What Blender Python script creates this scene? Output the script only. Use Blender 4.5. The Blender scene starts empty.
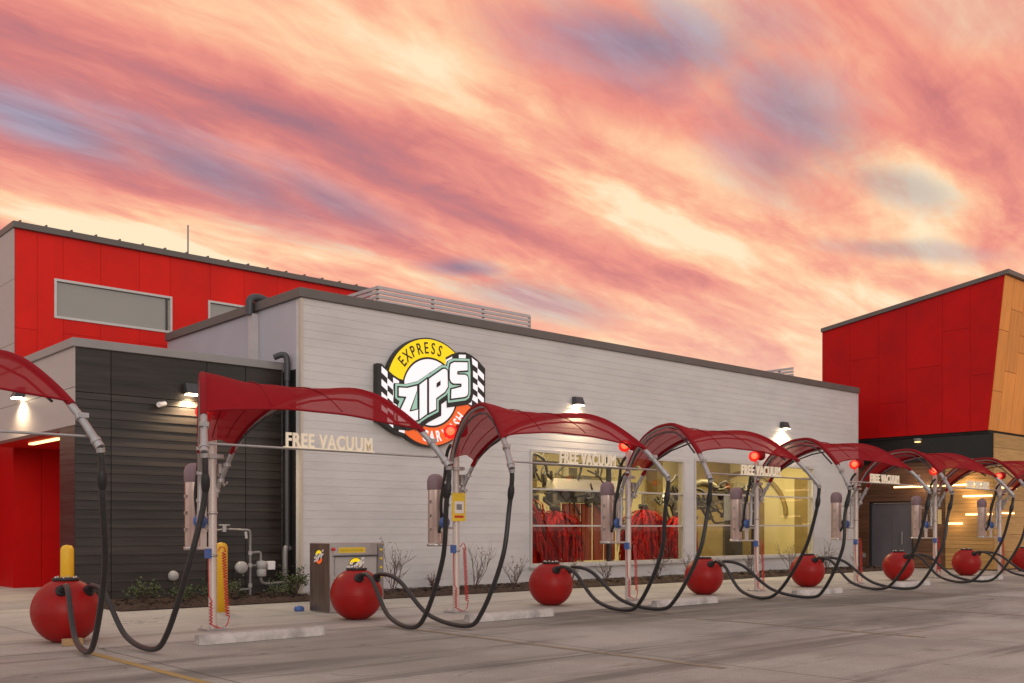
import bpy, bmesh, math, random
from mathutils import Vector, Matrix
R = math.radians
rnd = random.Random(7)
scene = bpy.context.scene
COL = scene.collection

# ------------------------------------------------------------------ materials
def mat(name, col, rough=0.6, metal=0.0, var=0.12, scale=3.0, bump=0.0, bscale=40.0, stretch=(1, 1, 1), spec=0.5,
        emit=None, estr=0.0, island=0.0, dirt=None, dscale=1.2, damt=0.0):
    m = bpy.data.materials.new(name)
    m.use_nodes = True
    nt = m.node_tree
    N, L = nt.nodes, nt.links
    b = N['Principled BSDF']
    tc = N.new('ShaderNodeTexCoord')
    mp = N.new('ShaderNodeMapping')
    mp.inputs['Scale'].default_value = stretch
    L.new(tc.outputs['Object'], mp.inputs['Vector'])
    n = N.new('ShaderNodeTexNoise')
    n.inputs['Scale'].default_value = scale
    n.inputs['Detail'].default_value = 6
    n.inputs['Roughness'].default_value = 0.6
    L.new(mp.outputs[0], n.inputs['Vector'])
    rp = N.new('ShaderNodeValToRGB')
    rp.color_ramp.elements[0].position = 0.3
    rp.color_ramp.elements[1].position = 0.7
    lo = [max(0, c * (1 - var)) for c in col] + [1]
    hi = [min(1, c * (1 + var)) for c in col] + [1]
    rp.color_ramp.elements[0].color = lo
    rp.color_ramp.elements[1].color = hi
    L.new(n.outputs['Fac'], rp.inputs['Fac'])
    out = rp.outputs['Color']
    if dirt:
        n3 = N.new('ShaderNodeTexNoise')
        n3.inputs['Scale'].default_value = dscale
        n3.inputs['Detail'].default_value = 8
        n3.inputs['Roughness'].default_value = 0.65
        L.new(mp.outputs[0], n3.inputs['Vector'])
        mr = N.new('ShaderNodeMapRange')
        mr.inputs['From Min'].default_value = 0.45
        mr.inputs['From Max'].default_value = 0.75
        mr.inputs['To Max'].default_value = damt
        L.new(n3.outputs['Fac'], mr.inputs['Value'])
        mx = N.new('ShaderNodeMix'); mx.data_type = 'RGBA'
        L.new(mr.outputs[0], mx.inputs['Factor'])
        L.new(out, mx.inputs['A'])
        mx.inputs['B'].default_value = (*dirt, 1)
        out = mx.outputs['Result']
    if island:
        ge = N.new('ShaderNodeNewGeometry'); hs = N.new('ShaderNodeHueSaturation'); mi_ = N.new('ShaderNodeMapRange')
        mi_.inputs['To Min'].default_value = 1 - island; mi_.inputs['To Max'].default_value = 1 + island
        L.new(ge.outputs['Random Per Island'], mi_.inputs[0]); L.new(mi_.outputs[0], hs.inputs['Value']); L.new(out, hs.inputs['Color']); out = hs.outputs[0]
    L.new(out, b.inputs['Base Color'])
    rr = N.new('ShaderNodeMapRange')
    rr.inputs['To Min'].default_value = max(0.03, rough - 0.1)
    rr.inputs['To Max'].default_value = min(1, rough + 0.1)
    L.new(n.outputs['Fac'], rr.inputs['Value'])
    L.new(rr.outputs[0], b.inputs['Roughness'])
    b.inputs['Metallic'].default_value = metal
    b.inputs['Specular IOR Level'].default_value = spec
    if bump:
        n2 = N.new('ShaderNodeTexNoise')
        n2.inputs['Scale'].default_value = bscale
        n2.inputs['Detail'].default_value = 5
        L.new(mp.outputs[0], n2.inputs['Vector'])
        bp = N.new('ShaderNodeBump')
        bp.inputs['Strength'].default_value = bump
        bp.inputs['Distance'].default_value = 0.02
        L.new(n2.outputs['Fac'], bp.inputs['Height'])
        L.new(bp.outputs[0], b.inputs['Normal'])
    if emit:
        b.inputs['Emission Color'].default_value = (*emit, 1)
        b.inputs['Emission Strength'].default_value = estr
    return m

M = {}
M['siding'] = mat('grey_siding', (0.60, 0.575, 0.57), 0.55, island=0.012, var=0.05, scale=0.8, stretch=(1, 1, 3), bump=0.08, bscale=6, dirt=(0.36, 0.33, 0.34), damt=0.35, dscale=0.5)
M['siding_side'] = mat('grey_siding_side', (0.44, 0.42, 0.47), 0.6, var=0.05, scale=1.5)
M['dark'] = mat('dark_bronze_panel', (0.036, 0.028, 0.0245), 0.36, island=0.16, spec=0.34, var=0.4, scale=1.6, stretch=(0.35, 0.35, 5), bump=0.25, bscale=3)
M['black'] = mat('black_panel', (0.010, 0.009, 0.009), 0.5, var=0.2)
M['darkgap'] = mat('dark_gap', (0.008, 0.008, 0.008), 0.8)
M['cap'] = mat('parapet_cap_metal', (0.125, 0.108, 0.10), 0.5, metal=0.0, var=0.12, scale=1.2)
M['cap_light'] = mat('light_cap_metal', (0.27, 0.25, 0.25), 0.5, metal=0.0, var=0.08, scale=1)
M['grey_panel'] = mat('pale_grey_panel', (0.40, 0.36, 0.35), 0.5, island=0.05, var=0.06, scale=1.3, stretch=(1, 1, 4), bump=0.08, bscale=4)
M['red_panel'] = mat('red_metal_panel', (0.70, 0.014, 0.008), 0.5, island=0.07, spec=0.18, var=0.10, scale=0.7, bump=0.04, bscale=2, dirt=(0.42, 0.012, 0.01), damt=0.45, dscale=0.6)
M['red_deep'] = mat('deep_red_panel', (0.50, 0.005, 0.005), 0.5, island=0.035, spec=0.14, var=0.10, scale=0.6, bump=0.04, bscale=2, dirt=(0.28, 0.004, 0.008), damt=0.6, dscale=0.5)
M['red_groove'] = mat('red_panel_groove', (0.16, 0.006, 0.006), 0.6)
M['glass_dark'] = mat('upper_window_glass', (0.30, 0.275, 0.25), 0.15, metal=0.35, var=0.03, scale=0.5)
M['frame'] = mat('pale_aluminium_frame', (0.55, 0.53, 0.51), 0.4, metal=0.3, var=0.06)
M['darkframe'] = mat('dark_window_frame', (0.03, 0.03, 0.035), 0.4)
M['wood_front'] = mat('orange_wood_panel', (0.72, 0.27, 0.055), 0.5, island=0.13, spec=0.25, var=0.14, scale=2.0, stretch=(3, 1, 0.4), bump=0.05, bscale=8)
M['wood_lit'] = mat('lit_wood_slats', (0.44, 0.255, 0.095), 0.5, spec=0.2, island=0.16, var=0.22, scale=2.2, stretch=(0.5, 0.5, 8), bump=0.1, bscale=5)  # slat wood with the LED wash put into its lighter tint
M['wood_shaded'] = mat('shaded_wood_slats', (0.15, 0.070, 0.036), 0.5, island=0.2, var=0.35, scale=2.2, stretch=(0.5, 0.5, 8), bump=0.1, bscale=5)  # same slat wood, shade under the overhang put into its darker tint
M['door'] = mat('charcoal_door', (0.13, 0.118, 0.13), 0.4, var=0.08)
M['steel'] = mat('brushed_steel', (0.52, 0.47, 0.45), 0.33, metal=0.85, var=0.10, scale=6, stretch=(1, 1, 0.2), bump=0.03, bscale=60)
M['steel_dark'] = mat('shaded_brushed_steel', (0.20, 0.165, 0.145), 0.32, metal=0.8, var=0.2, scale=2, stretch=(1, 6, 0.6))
M['galv'] = mat('galvanised_tube', (0.40, 0.375, 0.375), 0.42, metal=0.6, var=0.12, scale=9)
M['post'] = mat('cream_painted_post', (0.62, 0.53, 0.49), 0.38, metal=0.25, var=0.08, scale=4, dirt=(0.40, 0.32, 0.29), damt=0.35, dscale=4)
M['canister'] = mat('canister_steel', (0.70, 0.54, 0.49), 0.34, metal=0.55, var=0.12, scale=3, stretch=(6, 6, 0.3))
M['canister_cap'] = mat('canister_cap_plastic', (0.22, 0.14, 0.16), 0.5, var=0.08)
M['hose'] = mat('black_rubber_hose', (0.026, 0.025, 0.026), 0.42, var=0.2, scale=20, bump=0.1, bscale=80)
M['rubber'] = mat('black_rubber', (0.012, 0.012, 0.013), 0.55, var=0.15)
M['redball'] = mat('red_ball_plastic', (0.33, 0.009, 0.008), 0.40, var=0.12, scale=3.5, bump=0.04, bscale=30, dirt=(0.24, 0.014, 0.012), damt=0.85, dscale=2.6, spec=0.24)
M['redcoil'] = mat('red_air_hose', (0.55, 0.02, 0.02), 0.35, var=0.05)
M['blue'] = mat('blue_plastic', (0.05, 0.11, 0.33), 0.4, var=0.1)
M['yellow'] = mat('yellow_bollard_paint', (0.78, 0.43, 0.012), 0.42, var=0.06, scale=3, dirt=(0.5, 0.27, 0.02), damt=0.4, dscale=3)
M['yellow_sign'] = mat('yellow_notice', (0.82, 0.56, 0.03), 0.4, var=0.04)
M['yellow_pale'] = mat('pale_yellow_notice', (0.75, 0.56, 0.22), 0.45, var=0.04)
M['strip_mark'] = mat('faded_strip_mark', (0.55, 0.40, 0.03), 0.5)
M['white'] = mat('white_paint', (0.80, 0.76, 0.77), 0.45, var=0.03)
M['letter'] = mat('cream_letter', (0.80, 0.70, 0.55), 0.4, var=0.05, emit=(0.9, 0.75, 0.55), estr=0.12)
M['concrete_stop'] = mat('wheel_stop_concrete', (0.52, 0.475, 0.455), 0.85, var=0.14, scale=5, bump=0.3, bscale=25, dirt=(0.17, 0.15, 0.15), damt=0.75, dscale=3.0)
M['bark'] = mat('mulch', (0.048, 0.026, 0.017), 0.95, var=0.5, scale=14, bump=0.8, bscale=40)
M['leaf'] = mat('shrub_leaf', (0.055, 0.075, 0.022), 0.6, var=0.5, scale=6)
M['leaf2'] = mat('dry_leaf', (0.14, 0.09, 0.05), 0.7, var=0.4, scale=9)
M['twig'] = mat('bare_twig', (0.11, 0.065, 0.055), 0.8, var=0.3, scale=20)
M['plate'] = mat('pale_grey_fitting', (0.40, 0.375, 0.365), 0.4, var=0.06)
M['pipe'] = mat('grey_pipe', (0.25, 0.23, 0.23), 0.45, metal=0.3, var=0.1)
M['pipe_dark'] = mat('dark_grey_pipe', (0.05, 0.05, 0.057), 0.45, var=0.12)
M['cream_pipe'] = mat('cream_conduit', (0.52, 0.45, 0.38), 0.5, var=0.06)
M['louver'] = mat('louver_slat', (0.50, 0.46, 0.47), 0.5, var=0.08)
M['chock'] = mat('raw_timber', (0.42, 0.26, 0.13), 0.8, var=0.25, scale=8, stretch=(1, 8, 8))
M['paint_line'] = mat('worn_yellow_line', (0.40, 0.27, 0.085), 0.85, var=0.12, scale=5, dirt=(0.26, 0.20, 0.15), damt=0.95, dscale=5)
M['paint_faint'] = mat('ghost_yellow_line', (0.27, 0.215, 0.15), 0.9, var=0.15, scale=5, dirt=(0.20, 0.175, 0.165), damt=1.0, dscale=4)
M['room_wall'] = mat('cream_room_wall', (0.76, 0.69, 0.44), 0.7, var=0.06, scale=0.7)
M['room_floor'] = mat('wet_floor', (0.22, 0.17, 0.12), 0.3, var=0.2)
M['partition'] = mat('olive_partition', (0.26, 0.20, 0.09), 0.7, var=0.15)
M['brush'] = mat('red_brush_cloth', (0.38, 0.010, 0.008), 0.9, spec=0.05, island=0.1, var=0.65, scale=7, stretch=(3, 3, 0.6), bump=0.8, bscale=14)
M['mitter'] = mat('rust_curtain_cloth', (0.30, 0.055, 0.02), 0.85, var=0.4, scale=9, stretch=(5, 1, 0.3), bump=0.6, bscale=14)
M['machine'] = mat('olive_machine_steel', (0.20, 0.18, 0.12), 0.5, metal=0.3, var=0.25, scale=4)
M['machine_dark'] = mat('dark_machine', (0.03, 0.028, 0.024), 0.5, var=0.3)
M['cabinet'] = mat('blue_grey_cabinet', (0.22, 0.24, 0.33), 0.5, var=0.08)
M['signblack'] = mat('sign_black', (0.022, 0.021, 0.019), 0.5, var=0.08)
def glow(name, col, emit, e): return mat(name, col, 0.4, var=0.02, emit=emit, estr=e)
M['signwhite'] = glow('sign_white', (0.80, 0.77, 0.80), (1.0, 0.93, 0.98), 0.5)
M['signyellow'] = glow('sign_yellow', (0.90, 0.66, 0.0), (1.0, 0.70, 0.0), 0.42)
M['signorange'] = glow('sign_orange', (0.85, 0.13, 0.02), (1.0, 0.15, 0.02), 0.3)
M['signmint'] = glow('sign_mint', (0.42, 0.72, 0.60), (0.5, 0.9, 0.75), 0.12)
M['lamp'] = glow('warm_lamp', (1, 0.9, 0.7), (1.0, 0.78, 0.48), 26)
M['led'] = glow('warm_led', (1, 0.85, 0.6), (1.0, 0.60, 0.24), 3.2)
M['led_in'] = glow('room_led', (1, 0.85, 0.6), (1.0, 0.80, 0.42), 5)
M['beacon'] = glow('red_beacon', (0.9, 0.03, 0.02), (1.0, 0.04, 0.025), 2.0)
def beacon_mat():
    m = bpy.data.materials.new('red_beacon_dome'); m.use_nodes = True
    t = m.node_tree; t.nodes.remove(t.nodes['Principled BSDF']); o = t.nodes['Material Output']
    tp = t.nodes.new('ShaderNodeBsdfTransparent'); tp.inputs[0].default_value = (1.0, 0.16, 0.10, 1)
    em = t.nodes.new('ShaderNodeEmission'); em.inputs[0].default_value = (1.0, 0.03, 0.02, 1); em.inputs[1].default_value = 1.1
    gl = t.nodes.new('ShaderNodeBsdfGlossy'); gl.inputs['Roughness'].default_value = 0.15
    nz = t.nodes.new('ShaderNodeTexNoise'); nz.inputs['Scale'].default_value = 30
    mr = t.nodes.new('ShaderNodeMapRange'); mr.inputs['To Min'].default_value = 0.5; mr.inputs['To Max'].default_value = 0.7
    t.links.new(nz.outputs[0], mr.inputs[0])
    m1 = t.nodes.new('ShaderNodeMixShader'); t.links.new(mr.outputs[0], m1.inputs[0]); t.links.new(tp.outputs[0], m1.inputs[1]); t.links.new(em.outputs[0], m1.inputs[2])
    m2 = t.nodes.new('ShaderNodeMixShader'); m2.inputs[0].default_value = 0.06; t.links.new(m1.outputs[0], m2.inputs[1]); t.links.new(gl.outputs[0], m2.inputs[2])
    t.links.new(m2.outputs[0], o.inputs[0]); return m
M['beacon'] = beacon_mat()
M['beacon_hot'] = glow('beacon_core', (1, 0.5, 0.4), (1.0, 0.45, 0.25), 9)

# red mesh fabric: open weave, lets some light and view through
def fabric_mat():
    m = mat('red_shade_fabric', (0.34, 0.007, 0.015), 0.7, spec=0.12, var=0.12, scale=2.0, bump=0.05, bscale=60, dirt=(0.22, 0.010, 0.020), damt=0.5, dscale=1.0)
    nt = m.node_tree; N, L = nt.nodes, nt.links
    b = N['Principled BSDF']; out = N['Material Output']
    tl = N.new('ShaderNodeBsdfTranslucent'); tl.inputs['Color'].default_value = (0.50, 0.02, 0.03, 1)
    tp = N.new('ShaderNodeBsdfTransparent')
    m1 = N.new('ShaderNodeMixShader'); m1.inputs[0].default_value = 0.27
    m2 = N.new('ShaderNodeMixShader'); m2.inputs[0].default_value = 0.15
    L.new(b.outputs[0], m1.inputs[1]); L.new(tl.outputs[0], m1.inputs[2])
    L.new(m1.outputs[0], m2.inputs[1]); L.new(tp.outputs[0], m2.inputs[2])
    L.new(m2.outputs[0], out.inputs[0])
    return m
M['fabric'] = fabric_mat()
M['sleeve'] = mat('red_fabric_edge', (0.24, 0.006, 0.012), 0.7, spec=0.15, var=0.12, scale=3)

def glass_mat():
    m = bpy.data.materials.new('window_glass'); m.use_nodes = True
    nt = m.node_tree; N, L = nt.nodes, nt.links
    N.remove(N['Principled BSDF'])
    tp = N.new('ShaderNodeBsdfTransparent'); tp.inputs[0].default_value = (0.92, 0.92, 0.86, 1)
    gl = N.new('ShaderNodeBsdfGlossy'); gl.inputs['Roughness'].default_value = 0.02
    n = N.new('ShaderNodeTexNoise'); n.inputs['Scale'].default_value = 0.6
    bp = N.new('ShaderNodeBump'); bp.inputs['Strength'].default_value = 0.02
    L.new(n.outputs[0], bp.inputs['Height']); L.new(bp.outputs[0], gl.inputs['Normal'])
    fr = N.new('ShaderNodeFresnel'); fr.inputs['IOR'].default_value = 1.5
    mx = N.new('ShaderNodeMixShader')
    L.new(fr.outputs[0], mx.inputs[0]); L.new(tp.outputs[0], mx.inputs[1]); L.new(gl.outputs[0], mx.inputs[2])
    L.new(mx.outputs[0], N['Material Output'].inputs[0])
    return m
M['glass'] = glass_mat()

# ------------------------------------------------------------------ mesh helpers
class MB:
    def __init__(s): s.v = []; s.f = []; s.sm = []; s.mi = []
    def add(s, vs, fs, smooth=False, mi=0):
        o = len(s.v); s.v += [tuple(v) for v in vs]
        for f in fs: s.f.append([i + o for i in f]); s.sm.append(smooth); s.mi.append(mi)
        return s
    def box(s, a, b, mi=0):
        (x0, y0, z0), (x1, y1, z1) = a, b
        if x0 > x1: x0, x1 = x1, x0
        if y0 > y1: y0, y1 = y1, y0
        if z0 > z1: z0, z1 = z1, z0
        vs = [(x0, y0, z0), (x1, y0, z0), (x1, y1, z0), (x0, y1, z0), (x0, y0, z1), (x1, y0, z1), (x1, y1, z1), (x0, y1, z1)]
        return s.add(vs, [(0, 3, 2, 1), (4, 5, 6, 7), (0, 1, 5, 4), (1, 2, 6, 5), (2, 3, 7, 6), (3, 0, 4, 7)], mi=mi)
    def hexa(s, vs, mi=0):   # 8 verts: bottom ring then top ring
        return s.add(vs, [(0, 3, 2, 1), (4, 5, 6, 7), (0, 1, 5, 4), (1, 2, 6, 5), (2, 3, 7, 6), (3, 0, 4, 7)], mi=mi)
    def tube(s, pts, r, n=10, caps=True, mi=0):
        pts = [Vector(p) for p in pts]
        rs = r if isinstance(r, (list, tuple)) else [r] * len(pts)
        ring = []; up = None
        for i, p in enumerate(pts):
            t = (pts[min(i + 1, len(pts) - 1)] - pts[max(i - 1, 0)])
            if t.length < 1e-9: t = Vector((0, 0, 1))
            t.normalize()
            if up is None:
                a = Vector((0, 0, 1)) if abs(t.z) < 0.9 else Vector((1, 0, 0))
                u = t.cross(a).normalized()
            else:
                u = up - t * up.dot(t)
                u = u.normalized() if u.length > 1e-6 else t.orthogonal().normalized()
            up = u; w = t.cross(u)
            ring.append([p + (u * math.cos(2 * math.pi * k / n) + w * math.sin(2 * math.pi * k / n)) * rs[i] for k in range(n)])
        vs = [v for rg in ring for v in rg]; fs = []
        for i in range(len(ring) - 1):
            for k in range(n):
                fs.append((i * n + k, i * n + (k + 1) % n, (i + 1) * n + (k + 1) % n, (i + 1) * n + k))
        s.add(vs, fs, True, mi)
        if caps:
            s.add(ring[0], [tuple(range(n - 1, -1, -1))], mi=mi); s.add(ring[-1], [tuple(range(n))], mi=mi)
        return s
    def lathe(s, prof, c=(0, 0, 0), n=24, axis='z', smooth=True, mi=0):
        vs = []; fs = []
        for (r, h) in prof:
            for k in range(n):
                a = 2 * math.pi * k / n
                if axis == 'z': p = (c[0] + r * math.cos(a), c[1] + r * math.sin(a), c[2] + h)
                elif axis == 'y': p = (c[0] + r * math.cos(a), c[1] - h, c[2] + r * math.sin(a))
                else: p = (c[0] + h, c[1] + r * math.cos(a), c[2] + r * math.sin(a))
                vs.append(p)
        for i in range(len(prof) - 1):
            for k in range(n):
                fs.append((i * n + k, i * n + (k + 1) % n, (i + 1) * n + (k + 1) % n, (i + 1) * n + k))
        s.add(vs, fs, smooth, mi)
        return s
    def prism(s, poly, y0, y1, mi=0, holes=None):   # polygon in x,z extruded along y
        bm = bmesh.new()
        a = [bm.verts.new((x, y0, z)) for x, z in poly]
        es = [bm.edges.new((a[i], a[(i + 1) % len(a)])) for i in range(len(a))]
        loops = [a]
        for h in holes or []:
            hv = [bm.verts.new((x, y0, z)) for x, z in h]
            es += [bm.edges.new((hv[i], hv[(i + 1) % len(hv)])) for i in range(len(hv))]
            loops.append(hv)
        bmesh.ops.triangle_fill(bm, edges=es, use_beauty=True)
        bm.verts.index_update()
        vs = [v.co.copy() for v in bm.verts]; fs = [tuple(v.index for v in f.verts) for f in bm.faces]
        s.add(vs, fs, mi=mi)
        s.add([(v.x, y1, v.z) for v in vs], [tuple(reversed(f)) for f in fs], mi=mi)
        for lp in loops:
            q = [v.co.copy() for v in lp]; k = len(q)
            s.add(q + [(v.x, y1, v.z) for v in q], [(i, (i + 1) % k, k + (i + 1) % k, k + i) for i in range(k)], mi=mi)
        bm.free()
        return s
    def build(s, name, m, parent=None, loc=None, bevel=0.0):
        me = bpy.data.meshes.new(name)
        me.from_pydata([tuple(v) for v in s.v], [], s.f)
        ms = m if isinstance(m, (list, tuple)) else [m]
        for q in ms: me.materials.append(q)
        for p, sm, mi in zip(me.polygons, s.sm, s.mi): p.use_smooth = sm; p.material_index = mi
        bm = bmesh.new(); bm.from_mesh(me)
        if bevel:
            bmesh.ops.remove_doubles(bm, verts=bm.verts, dist=1e-5)
        bmesh.ops.recalc_face_normals(bm, faces=bm.faces)
        if bevel:
            es = [e for e in bm.edges if len(e.link_faces) == 2 and e.calc_face_angle(0) > 0.6]
            bmesh.ops.bevel(bm, geom=es, offset=bevel, segments=2, affect='EDGES', profile=0.6)
        bm.to_mesh(me); bm.free()
        me.update()
        o = bpy.data.objects.new(name, me); COL.objects.link(o)
        if parent: o.parent = parent
        if loc: o.location = loc
        return o

def thing(name, label, cat, loc=(0, 0, 0), rz=0, group=None):
    o = bpy.data.objects.new(name, None); COL.objects.link(o)
    o.empty_display_size = 0.2
    o.location = loc; o.rotation_euler = (0, 0, rz)
    o['label'] = label; o['category'] = cat
    if group: o['group'] = group
    return o
def tag(o, label, cat, group=None):
    o['label'] = label; o['category'] = cat
    if group: o['group'] = group
    return o
def struct(o): o['kind'] = 'structure'; return o
def copy_tree(o, parent=None):
    c = o.copy(); COL.objects.link(c)
    if parent: c.parent = parent
    for ch in list(o.children): copy_tree(ch, c)
    return c
def spline(pts, n=8):
    P = [Vector(p) for p in pts]; P = [P[0] * 2 - P[1]] + P + [P[-1] * 2 - P[-2]]
    out = []
    for i in range(1, len(P) - 2):
        a, b, c, d = P[i - 1:i + 3]
        for k in range(n):
            t = k / n
            out.append(0.5 * (2 * b + (c - a) * t + (2 * a - 5 * b + 4 * c - d) * t * t + (3 * b - a - 3 * c + d) * t ** 3))
    out.append(P[-2]); return out
def text_mesh(txt, size, extrude=0.01, offset=0.0, spacing=1.0):
    cu = bpy.data.curves.new('lettering', 'FONT')
    cu.body = txt; cu.size = size; cu.extrude = extrude; cu.offset = offset; cu.align_x = 'CENTER'; cu.space_character = spacing
    cu.resolution_u = 4
    ob = bpy.data.objects.new('lettering', cu); COL.objects.link(ob)
    bpy.context.view_layer.update()
    me = bpy.data.meshes.new_from_object(ob)
    vs = [v.co.copy() for v in me.vertices]; fs = [tuple(p.vertices) for p in me.polygons]
    bpy.data.objects.remove(ob); bpy.data.meshes.remove(me); bpy.data.curves.remove(cu)
    return vs, fs      # lies in x,y ; depth z
def upright(vs, x=0, y=0, z=0, ang=0, sx=1, sz=1):   # stand text up facing -y
    c, s = math.cos(ang), math.sin(ang); o = []
    for v in vs:
        a, b = v.x * sx, v.y * sz
        o.append((x + a * c - b * s, y - v.z, z + a * s + b * c))
    return o

# ------------------------------------------------------------------ camera
TH = 0.8387; FPX = 1009.0; HOR = 528.0
cam = bpy.data.cameras.new('camera'); co = bpy.data.objects.new('camera', cam); COL.objects.link(co)
co.location = (0, 0, 1.5); co.rotation_euler = (R(90), 0, TH - R(90))
cam.sensor_width = 36; cam.lens = FPX / 1024 * 36
cam.shift_y = (HOR - 341.5) / 1024
cam.clip_start = 0.1; cam.clip_end = 2000
scene.camera = co

# ------------------------------------------------------------------ world: dusk sky
SUN_EL, SUN_AZ = R(13), Vector((-0.45, -1.0, 0)).normalized()
w = bpy.data.worlds.new('World'); scene.world = w; w.use_nodes = True
nt = w.node_tree; N, L = nt.nodes, nt.links
bg = N['Background']; wo = N['World Output']
def nd(t, **k):
    n = N.new(t)
    for a, b in k.items(): setattr(n, a, b)
    return n
def mth(op, a, b=None, c=None, clamp=False):
    n = nd('ShaderNodeMath', operation=op); n.use_clamp = clamp
    for i, q in enumerate((a, b, c)):
        if q is None: continue
        if isinstance(q, (int, float)): n.inputs[i].default_value = q
        else: L.new(q, n.inputs[i])
    return n.outputs[0]
def mix(f, a, b):
    n = nd('ShaderNodeMix', data_type='RGBA')
    if isinstance(f, (int, float)): n.inputs['Factor'].default_value = f
    else: L.new(f, n.inputs['Factor'])
    for k, q in (('A', a), ('B', b)):
        if isinstance(q, tuple): n.inputs[k].default_value = (*q, 1)
        else: L.new(q, n.inputs[k])
    return n.outputs['Result']
def smooth(v, a, b, lo=0.0, hi=1.0):
    n = nd('ShaderNodeMapRange', interpolation_type='SMOOTHSTEP')
    n.inputs['From Min'].default_value = a; n.inputs['From Max'].default_value = b
    n.inputs['To Min'].default_value = lo; n.inputs['To Max'].default_value = hi
    L.new(v, n.inputs['Value']); return n.outputs[0]
tc = nd('ShaderNodeTexCoord')
sp = nd('ShaderNodeSeparateXYZ'); L.new(tc.outputs['Generated'], sp.inputs[0])
dz = mth('ADD', mth('MAXIMUM', sp.outputs[2], 0.0), 0.08)
px = mth('DIVIDE', sp.outputs[0], dz); py = mth('DIVIDE', sp.outputs[1], dz)
cb = nd('ShaderNodeCombineXYZ'); L.new(px, cb.inputs[0]); L.new(py, cb.inputs[1])
def layer(scale, stretch, rot, off, detail=6, rough=0.55, dist=0.0):
    mp = nd('ShaderNodeMapping', vector_type='TEXTURE')
    mp.inputs['Rotation'].default_value = (0, 0, R(rot)); mp.inputs['Scale'].default_value = (stretch, 1, 1)
    mp.inputs['Location'].default_value = off
    L.new(cb.outputs[0], mp.inputs[0])
    n = nd('ShaderNodeTexNoise'); n.inputs['Scale'].default_value = scale; n.inputs['Detail'].default_value = detail
    n.inputs['Roughness'].default_value = rough; n.inputs['Distortion'].default_value = dist
    L.new(mp.outputs[0], n.inputs['Vector']); return n.outputs['Fac']
SKY_OFF = (0.0, 0.0, 0.0)
n_big = layer(0.75, 2.6, 8, (0.3, 1.9, 0), 3, 0.5, 0.6)
n_mid = layer(1.7, 4.2, 8, (3.1, 0.4, 2), 7, 0.58, 0.7)
n_fine = layer(3.8, 4.0, 6, (1.2, 5.0, 4), 9, 0.62, 0.35)
n_wisp = layer(8.0, 2.2, 16, (4.2, 1.0, 9), 9, 0.64, 0.7)
tone = mth('ADD', mth('ADD', mth('MULTIPLY', n_big, 0.34), mth('MULTIPLY', n_mid, 0.40)), mth('ADD', mth('MULTIPLY', n_fine, 0.18), mth('MULTIPLY', n_wisp, 0.145)))
el = sp.outputs[2]
azi = mth('ARCTAN2', sp.outputs[1], sp.outputs[0])       # azimuth measured from the building's long axis
elev = mth('ARCSINE', el)
# banks of unlit grey-blue cloud: azimuth, elevation, half sizes (degrees), tilt, depth
bank = None
for az_, el_, ha, hb, tilt, dep in [(73.12, 20.03, 8.52, 1.7, 0.22, 1.0), (65.24, 18.82, 8.52, 1.93, 0.3, 0.8), (58.28, 17.74, 5.11, 1.25, 0.35, 0.6), (40.82, 25.4, 8.52, 2.5, 0.15, 0.9), (32.65, 21.68, 5.39, 3.12, 0.45, 0.8), (50.89, 14.43, 2.61, 0.62, 0.1, 0.85), (26.77, 14.4, 4.83, 0.57, 0.15, 0.5), (46.46, 12.73, 5.11, 1.14, 0.2, 0.6), (35.32, 26.16, 5.11, 1.7, 0.2, 0.4), (27.02, 17.6, 3.98, 1.14, 0.35, 0.5), (22.94, 24.72, 3.98, 1.42, 0.2, 0.2), (33.71, 19.46, 3.41, 2.27, 0.4, 0.55)]:
    dx = mth('SUBTRACT', R(az_), azi); dy = mth('SUBTRACT', elev, R(el_))
    dy = mth('ADD', dy, mth('MULTIPLY', dx, tilt))
    q = mth('SQRT', mth('ADD', mth('POWER', mth('MULTIPLY', dx, 1 / R(ha)), 2.0), mth('POWER', mth('MULTIPLY', dy, 1 / R(hb)), 2.0)))
    q = mth('ADD', q, mth('ADD', mth('MULTIPLY', mth('SUBTRACT', n_fine, 0.5), -2.2), mth('MULTIPLY', mth('SUBTRACT', n_mid, 0.5), -1.8)))
    mk = smooth(q, 1.25, 0.15, 0.0, dep)
    bank = mk if bank is None else mth('MAXIMUM', bank, mk)
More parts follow.
